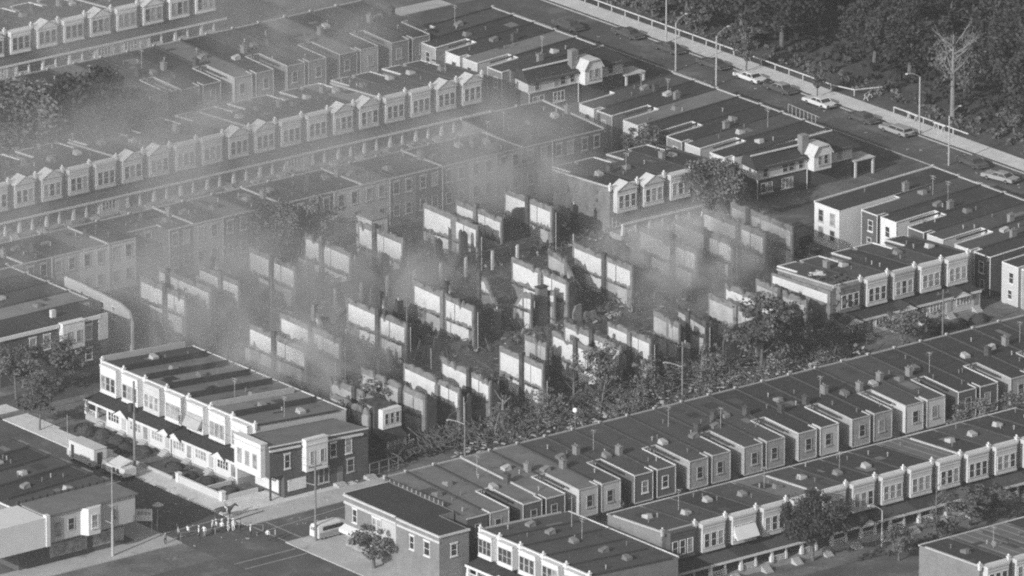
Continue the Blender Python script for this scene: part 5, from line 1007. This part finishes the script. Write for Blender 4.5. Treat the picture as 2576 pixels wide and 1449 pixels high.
part(t, 'body', MB().box(-2.9, -1.05, .75, 2.9, 1.05, 2.85), 'car_white'); part(t, 'roof', MB().box(-2.95, -1.1, 2.851, 2.95, 1.1, 2.92), 'stucco'); part(t, 'lower_panel', MB().box(-2.85, -1.09, .45, 2.85, 1.09, 1.35), 'car_grey')  # shade on the van's lower sides is put into the lower panel's grey
part(t, 'rear_door', MB().box(2.9, -.55, .8, 2.94, .25, 2.4), 'tar'); part(t, 'side_door', MB().box(-2.3, -1.12, .7, -1.7, -1.06, 2.4), 'tar'); part(t, 'bonnet', MB().box(-3.5, -.95, .6, -2.9, .95, 1.6), 'car_white'); part(t, 'windscreen', MB().box(-2.96, -.85, 1.7, -2.9, .85, 2.5), 'glass'); wheels(t, (-2.2, 2.0), .95, .42, .28)
t = thing('utility_truck', 'white service truck with raised side flap behind the delivery van', 'truck', (-92.0, -32.0, 0), -PI/2+.05)
part(t, 'body', MB().box(-1.8, -1.0, .6, 2.2, 1.0, 1.7), 'car_white'); part(t, 'flap', MB().prism([(-1.2, -.9, 1.9), (1.2, -.9, 1.7), (1.2, .9, 2.2), (-1.2, .9, 2.4)], [(-1.2, -.9, 2.0), (1.2, -.9, 1.8), (1.2, .9, 2.3), (-1.2, .9, 2.5)]), 'car_white'); part(t, 'cab', MB().prism([(-3.0, -.9, .6), (-1.8, -.9, .6), (-1.8, .9, .6), (-3.0, .9, .6)], [(-2.7, -.85, 1.9), (-1.8, -.85, 1.9), (-1.8, .85, 1.9), (-2.7, .85, 1.9)]), 'car_grey'); part(t, 'windscreen', MB().box(-2.98, -.7, 1.3, -2.86, .7, 1.8), 'glass'); wheels(t, (-2.3, 1.5), .9, .38, .24)
for yy in (-.5, .3): part(t, 'tool_box', MB().box(.2+yy, -1.08, .9, .7+yy, -1.002, 1.5), 'tar')
# rounded camper van
t = thing('camper_van', 'rounded white passenger van with dark side windows and an oval board on its side', 'van', (-84.6, -68.6, 0), R(1)); t.scale = (1.14, 1.1, 1.12)
def vs(x, w, z0, z1, zr): return [(x, -w, z0), (x, -w, z1), (x, -w*.86, zr-.12), (x, -w*.6, zr), (x, w*.6, zr), (x, w*.86, zr-.12), (x, w, z1), (x, w, z0)]
secs = [vs(-2.2, .80, .42, 1.1, 1.75), vs(-2.05, .86, .34, 1.2, 1.92), vs(-1.4, .88, .32, 1.25, 1.98), vs(1.2, .88, .32, 1.25, 1.98), vs(1.9, .86, .34, 1.15, 1.82), vs(2.15, .8, .4, .98, 1.2)]
b = MB()
for s in secs: b.v += s
for i in range(5):
    for j in range(8): a = i*8+j; c = i*8+(j+1) % 8; b.f.append((a, a+8, c+8, c)); b.m.append(0)
b.f.append(tuple(range(8))); b.m.append(0); b.f.append(tuple(40+i for i in reversed(range(8)))); b.m.append(0)
part(t, 'body', b, 'car_white'); part(t, 'side_windows', MB().prism([(-1.5, -.895, 1.2), (1.5, -.895, 1.2), (1.5, -.86, 1.2), (-1.5, -.86, 1.2)], [(-1.45, -.845, 1.66), (1.4, -.845, 1.66), (1.4, -.8, 1.66), (-1.45, -.8, 1.66)]), 'glass'); part(t, 'rear_window', MB().box(-2.2, -.55, 1.2, -2.12, .55, 1.6), 'glass'); part(t, 'lower_panel', MB().box(-2.0, -.9, .4, 2.0, -.87, 1.0), 'car_grey'); wheels(t, (-1.35, 1.3), .78, .33)
put('oval_sign', MB().prism([(.85*math.cos(a*PI/9), 0, 1.55+.45*math.sin(a*PI/9)) for a in range(18)], [(.85*math.cos(a*PI/9), .07, 1.55+.45*math.sin(a*PI/9)) for a in range(18)]).box(-.8, 0, .55, .8, .1, .95).box(-.06, .02, 0, .06, .08, 1.2).mesh('oval_sign', ['stucco']), None, (-82.7, -70.3, 0), 0, 'oval pale board on a stand in front of the rounded white van', 'sign')
# ---------------------------------------------------------------- people and horse
def skinned(name, joints, bones, root, sub=1):
    me = bpy.data.meshes.new(name); keys = list(joints); me.from_pydata([joints[k][0] for k in keys], [(keys.index(a), keys.index(b)) for a, b in bones], [])
    o = bpy.data.objects.new(name, me); col.objects.link(o); o.modifiers.new('skin', 'SKIN'); s = o.modifiers.new('sub', 'SUBSURF'); s.levels = sub; s.render_levels = sub
    for i, k in enumerate(keys):
        r = joints[k][1]; v = me.skin_vertices[0].data[i]; v.radius = (r if isinstance(r, tuple) else (r, r)); v.use_root = (k == root)
    dg = bpy.context.evaluated_depsgraph_get(); m2 = bpy.data.meshes.new_from_object(o.evaluated_get(dg)); bpy.data.objects.remove(o); m2.name = name; return m2
def person_mesh(pose, top, bottom):
    step = .16 if pose != 'sit' else 0
    J = {'pel': ((0, 0, .95), (.15, .1)), 'waist': ((0, 0, 1.1), (.13, .1)), 'chest': ((0, 0, 1.32), (.17, .115)), 'neck': ((0, 0, 1.49), .055), 'head0': ((0, -.015, 1.58), .085), 'head1': ((0, -.01, 1.68), .09), 'head2': ((0, 0, 1.75), .05)}
    B = [('pel', 'waist'), ('waist', 'chest'), ('chest', 'neck'), ('neck', 'head0'), ('head0', 'head1'), ('head1', 'head2')]
    for s, n in ((-1, 'l'), (1, 'r')):
        st = step*s
        if pose == 'sit': leg = [((s*.2, -.05, .92), .09), ((s*.34, -.38, .72), .065), ((s*.33, -.25, .35), .045), ((s*.33, -.38, .3), .035)]
        else: leg = [((s*.1, 0, .86), .09), ((s*.11, -st*.5-.02, .48), .062), ((s*.12, st*.4, .09), .042), ((s*.12, st*.4-.16, .05), .035)]
        for i, (p, r) in enumerate(leg): J[n+'leg%d' % i] = (p, r)
        B += [('pel', n+'leg0'), (n+'leg0', n+'leg1'), (n+'leg1', n+'leg2'), (n+'leg2', n+'leg3')]
        if pose == 'sit' or (pose == 'reach' and s > 0): arm = [((s*.21, 0, 1.41), .06), ((s*.27, -.08, 1.16), .042), ((s*.18, -.32, 1.12), .03), ((s*.16, -.38, 1.12), .034)]
        else: arm = [((s*.21, 0, 1.41), .06), ((s*.27, .02+st*.3, 1.13), .042), ((s*.28, -.06-st*.5, .89), .03), ((s*.28, -.09-st*.5, .82), .034)]
        for i, (p, r) in enumerate(arm): J[n+'arm%d' % i] = (p, r)
        B += [('chest', n+'arm0'), (n+'arm0', n+'arm1'), (n+'arm1', n+'arm2'), (n+'arm2', n+'arm3')]
        hx, hy, hz = arm[3][0]
        for f in range(5):
            off = (-.03+.017*f)
            fp_ = (hx+(.05*(-s) if f == 4 else 0), hy+off-(.03 if f == 4 else 0), hz-(.08 if f < 4 else .035)+.01*abs(f-1.5)*(f < 4)); J[n+'f%d' % f] = (fp_, .009); B.append((n+'arm3', n+'f%d' % f))
    m = skinned('person', J, B, 'pel')
    for x in (top, bottom, 'skin', 'cloth_dark'): m.materials.append(M[x])
    for p in m.polygons:
        c = p.center; z = c.z
        p.material_index = 2 if z > 1.5 else (2 if abs(c.x) > .2 and z < .93 and pose != 'sit' and abs(c.x) > .23 else (0 if z > .98 else 1))
        if z < .1 and pose != 'sit': p.material_index = 3
        p.use_smooth = True
    return m
PM = {}
def person(label, x, y, rz, pose='stand', top='shirt', bottom='cloth_dark', cap=True, z=0.0):
    k = (pose, top, bottom)
    if k not in PM: PM[k] = person_mesh(*k)
    o = put('person', PM[k], None, (x, y, z), rz, label, 'person', 'people at the street corner')
    cpart(o, 'cap' if cap else 'hair', cap, (lambda: MB().ball((0, .0, 1.755), .125, .135, .06, 10, 5).box(-.09, -.2, 1.73, .09, -.05, 1.745)) if cap else (lambda: MB().ball((0, .02, 1.72), .105, .11, .085, 10, 6)), 'shirt' if cap else 'tar', smooth=True)
    return o
Z = .01
person('police officer in white shirt and dark trousers, leftmost of the close group on the crossing', -95.9, -58.1, .4)
person('officer in white shirt bending toward the group, second from left on the crossing', -95.3, -58.0, 1.4, 'reach'); person('figure in pale shirt at the front of the close group on the crossing', -95.0, -58.9, 2.4); person('figure in white with one arm out, right side of the close group', -94.6, -58.5, 4.2, 'reach')
person('left one of two white-clad figures side by side below the horse', -93.9, -58.9, 3.4, 'stand', 'shirt', 'shirt'); person('right one of two white-clad figures side by side below the horse', -93.3, -59.2, 2.9, 'stand', 'shirt', 'shirt')
person('figure in grey shirt standing right of the two white-clad figures', -92.8, -60.0, .5, 'stand', 'shirt_mid', 'cloth_dark', False); person('figure in pale shirt and dark trousers left of the crossing group', -98.7, -58.8, .9, 'stand'); person('crouching-close figure in white, beside the dark board at the crossing', -97.9, -58.9, 2.2, 'reach', 'shirt', 'shirt_mid', False)
person('lone figure in white walking left of the crossing', -99.5, -57.4, 1.5, 'reach', 'shirt', 'cloth_dark', False); person('lone figure in grey at the left end of the rope line', -100.9, -57.2, 4.5, 'stand', 'shirt_mid', 'cloth_dark', False); person('figure in pale top at the bottom edge, right of the crossing', -92.2, -65.3, 2.6, 'stand', 'shirt', 'cloth_dark', False)
person('figure in grey top at the bottom edge beside the pale-topped one', -91.4, -65.9, 1.0, 'stand', 'shirt_mid', 'cloth_dark', False); person('figure standing under the parasol pole at the bottom edge', -103.6, -58.0, .2, 'stand', 'shirt_mid', 'cloth_dark', False)
person('officer standing on the pavement below the corner building steps', -93.0, -62.6, .8, 'stand')
J = {'rump': ((.95, 0, 1.38), (.30, .30)), 'loin': ((.35, 0, 1.33), (.28, .29)), 'belly': ((-.1, 0, 1.27), (.29, .32)), 'chest': ((-.62, 0, 1.3), (.27, .32)), 'neck0': ((-.92, 0, 1.55), .19), 'neck1': ((-1.2, 0, 1.85), .13), 'poll': ((-1.36, 0, 2.02), .1), 'face': ((-1.6, 0, 1.86), .085), 'muzzle': ((-1.82, 0, 1.66), .06),
     'tail0': ((1.24, 0, 1.4), .05), 'tail1': ((1.36, 0, 1.05), .06), 'tail2': ((1.38, 0, .68), .03), 'ear0': ((-1.36, .07, 2.16), .02), 'ear1': ((-1.36, -.07, 2.16), .02)}
B = [('rump', 'loin'), ('loin', 'belly'), ('belly', 'chest'), ('chest', 'neck0'), ('neck0', 'neck1'), ('neck1', 'poll'), ('poll', 'face'), ('face', 'muzzle'), ('rump', 'tail0'), ('tail0', 'tail1'), ('tail1', 'tail2'), ('poll', 'ear0'), ('poll', 'ear1')]
for s, n in ((-1, 'l'), (1, 'r')):
    for nm, base, ch in (('f', 'chest', [((-.68, s*.17, 1.0), .12), ((-.66, s*.17, .56), .06), ((-.68, s*.17, .14), .04), ((-.72, s*.17, .05), .055)]), ('h', 'rump', [((.98, s*.19, 1.05), .17), ((.82, s*.19, .82), .1), ((1.08, s*.19, .52), .06), ((1.02, s*.19, .13), .04), ((.97, s*.19, .05), .055)])):
        pr = base
        for i, (p, r) in enumerate(ch): k = n+nm+str(i); J[k] = (p, r); B.append((pr, k)); pr = k
J = {k: (p, (r[0]*1.22, r[1]*1.22) if isinstance(r, tuple) else r*1.25) for k, (p, r) in J.items()}
hm = skinned('horse', J, B, 'belly', 2); hm.materials.append(M['hide'])
for p in hm.polygons: p.use_smooth = True
ho = put('police_horse', hm, None, (-91.4, -54.7, .13), R(145), 'dark police horse standing on the pale pavement corner', 'horse'); ho.scale = (1.0, 1.0, 1.0)
part(ho, 'saddle', MB().ball((0.0, 0, 1.56), .32, .26, .09, 10, 5), 'tar', smooth=True)
person('rider in a pale shirt and helmet seated on the dark police horse', -91.4, -54.7, R(145)-PI/2, 'sit', 'shirt_mid', 'shirt', True, .13+.78)

def wire(label, p, q, sag=.9):
    b = MB(); pr = Vector(p); n = 8
    for i in range(1, n+1): u = i/n; c = Vector(p).lerp(Vector(q), u); c.z -= sag*4*u*(1-u); b.tube(pr, c, .022, k=4); pr = c
    put('overhead_wire', b.mesh('overhead_wire', ['tar']), label=label, cat='wire')
wire('thin overhead wire running from the pole by the white van to the thin dark pole', (-87.3, -69.3, 10.4), (-52.0, -56.0, 8.2)); wire('thin overhead wire between the thin dark pole and the pole in the brush', (-52.0, -56.0, 8.0), (-12.0, -53.2, 7.8)); wire('thin overhead wire above the leafy gardens at right', (-12.0, -53.2, 7.7), (31.6, -57.0, 7.6)); wire('thin overhead wire over the corner crossing to the dark transformer pole', (-87.3, -69.3, 10.2), (-89.3, -31.6, 12.2))
b = MB(); r_ = random.Random(90)
for q in range(110):
    a = r_.choice(((-101, -90.8, -66, -20), (-90, -60, -66, -59), (-90, -60, -58, -53), (84.6, 92.2, -20, 90), (-101, -90.8, -64, -40))); x = r_.uniform(a[0], a[1]); y = r_.uniform(a[2], a[3]); z = .02 if not (-90.6 < x < 84 and -58.7 < y < -53) else .14; an = r_.uniform(0, PI); l = r_.uniform(.1, .5)
    b.bar((x, y, z+.03), (x+l*math.cos(an), y+l*math.sin(an), z+.03), r_.uniform(.06, .25), .05)
put('street_litter', b.mesh('street_litter', ['cream']), kind='stuff')
put('fire_hose', MB().tube((-90.0, -62, .08), (-70, -60.2, .08), .05).tube((-70, -60.2, .08), (-48, -61.5, .08), .05).tube((-48, -61.5, .08), (-44, -56.5, .2), .05).mesh('fire_hose', ['cream']), label='pale hose laid along the street toward the burnt houses', cat='hose')
# ---------------------------------------------------------------- haze and smoke
def volume_mat(name, dens, color=.85, noise=None, fall=None, aniso=.2):
    """noise=(scale, low, high, detail, stretch); fall: soft edge of an ellipsoid volume in object space"""
    m = bpy.data.materials.new(name); m.use_nodes = True; n = m.node_tree; n.nodes.clear(); out = n.nodes.new('ShaderNodeOutputMaterial')
    v = n.nodes.new('ShaderNodeVolumePrincipled'); v.inputs['Color'].default_value = (color, color, color, 1); v.inputs['Anisotropy'].default_value = aniso; v.inputs['Density'].default_value = dens
    n.links.new(v.outputs[0], out.inputs['Volume'])
    cur = None
    def mathn(op, a, c):
        q = n.nodes.new('ShaderNodeMath'); q.operation = op
        for i, z in enumerate((a, c)):
            if isinstance(z, (int, float)): q.inputs[i].default_value = z
            else: n.links.new(z, q.inputs[i])
        return q.outputs[0]
    tc = n.nodes.new('ShaderNodeTexCoord')
    if noise:
        g = n.nodes.new('ShaderNodeNewGeometry'); mp = n.nodes.new('ShaderNodeMapping'); n.links.new(g.outputs['Position'], mp.inputs[0]); mp.inputs['Scale'].default_value = noise[4]
        t = n.nodes.new('ShaderNodeTexNoise'); t.inputs['Scale'].default_value = noise[0]; t.inputs['Detail'].default_value = noise[3]; t.inputs['Distortion'].default_value = 1.1; n.links.new(mp.outputs[0], t.inputs['Vector'])
        r = n.nodes.new('ShaderNodeMapRange'); r.interpolation_type = 'SMOOTHSTEP'; r.inputs[1].default_value = noise[1]; r.inputs[2].default_value = noise[2]; r.inputs[3].default_value = 0; r.inputs[4].default_value = 1; n.links.new(t.outputs[0], r.inputs[0]); cur = r.outputs[0]
    if fall:
        ln = n.nodes.new('ShaderNodeVectorMath'); ln.operation = 'LENGTH'; n.links.new(tc.outputs['Object'], ln.inputs[0])
        r = n.nodes.new('ShaderNodeMapRange'); r.interpolation_type = 'SMOOTHSTEP'; r.inputs[1].default_value = fall; r.inputs[2].default_value = 1.0; r.inputs[3].default_value = 1; r.inputs[4].default_value = 0; n.links.new(ln.outputs['Value'], r.inputs[0])
        cur = mathn('MULTIPLY', cur, r.outputs[0]) if cur else r.outputs[0]
    if cur: n.links.new(mathn('MULTIPLY', cur, dens), v.inputs['Density'])
    return m
def smoke(x, y, z, rx, ry, rz_, dens, rot=0.0, noise=(.09, .38, .62, 3.0, (1, 1, 1.0)), fall=.15, color=.9):
    m = volume_mat('smoke', dens, color, noise, fall)
    me = cached('smokeball', lambda: MB().ball((0, 0, 0), 1, 1, 1, 24, 14).mesh('smoke', []))
    me = me.copy(); me.materials.append(m)
    o = put('smoke', me, None, (x, y, z), rot, 'grey smoke drifting over the burnt blocks', None, None, 'stuff'); o.scale = (rx, ry, rz_); return o
HAZE = 0.00006
hz = volume_mat('haze', HAZE, .9)
put('haze', MB().box(-1200, -1500, -8, 700, 900, 520).mesh('haze', [hz]), kind='stuff')
N0 = (.045, .30, .70, 3.0, (1, 1, 1)); N1 = (.08, .38, .64, 5.0, (1, 1, .9)); N2 = (.14, .43, .62, 5.0, (1, 1, .8))
# broad veil over the upper left
smoke(-18, 52, 6, 84, 60, 15, .038, 0, N0, .25)
smoke(12, 118, 6, 60, 22, 12, .03, 0, N0, .25)
smoke(-50, 16, 5, 48, 30, 11, .05, 0, N1, .2)
smoke(22, 27, 8, 24, 18, 12, .14, 0, N1, .1)
# plumes rising from the ruins
smoke(19, -15, 6, 17, 17, 11, .21, 0, N2, .1)
smoke(13, -25, 4, 12, 9, 8, .17, 0, N2, .1)
smoke(-22, -1, 4, 28, 12, 9, .13, 0, N2, .1)
smoke(-57, -24, 5, 19, 15, 10, .19, 0, N2, .1)
smoke(-45, -21, 4, 12, 10, 8, .18, 0, N2, .1)
smoke(-46, 4, 4, 26, 14, 10, .12, 0, N2, .1)
smoke(-10, -14, 2, 62, 44, 8, .012, 0, N1, .3)
smoke(-8, 70, 10, 26, 16, 9, .07, 0, N1, .1)
smoke(34, 92, 9, 26, 14, 9, .06, 0, N1, .1)
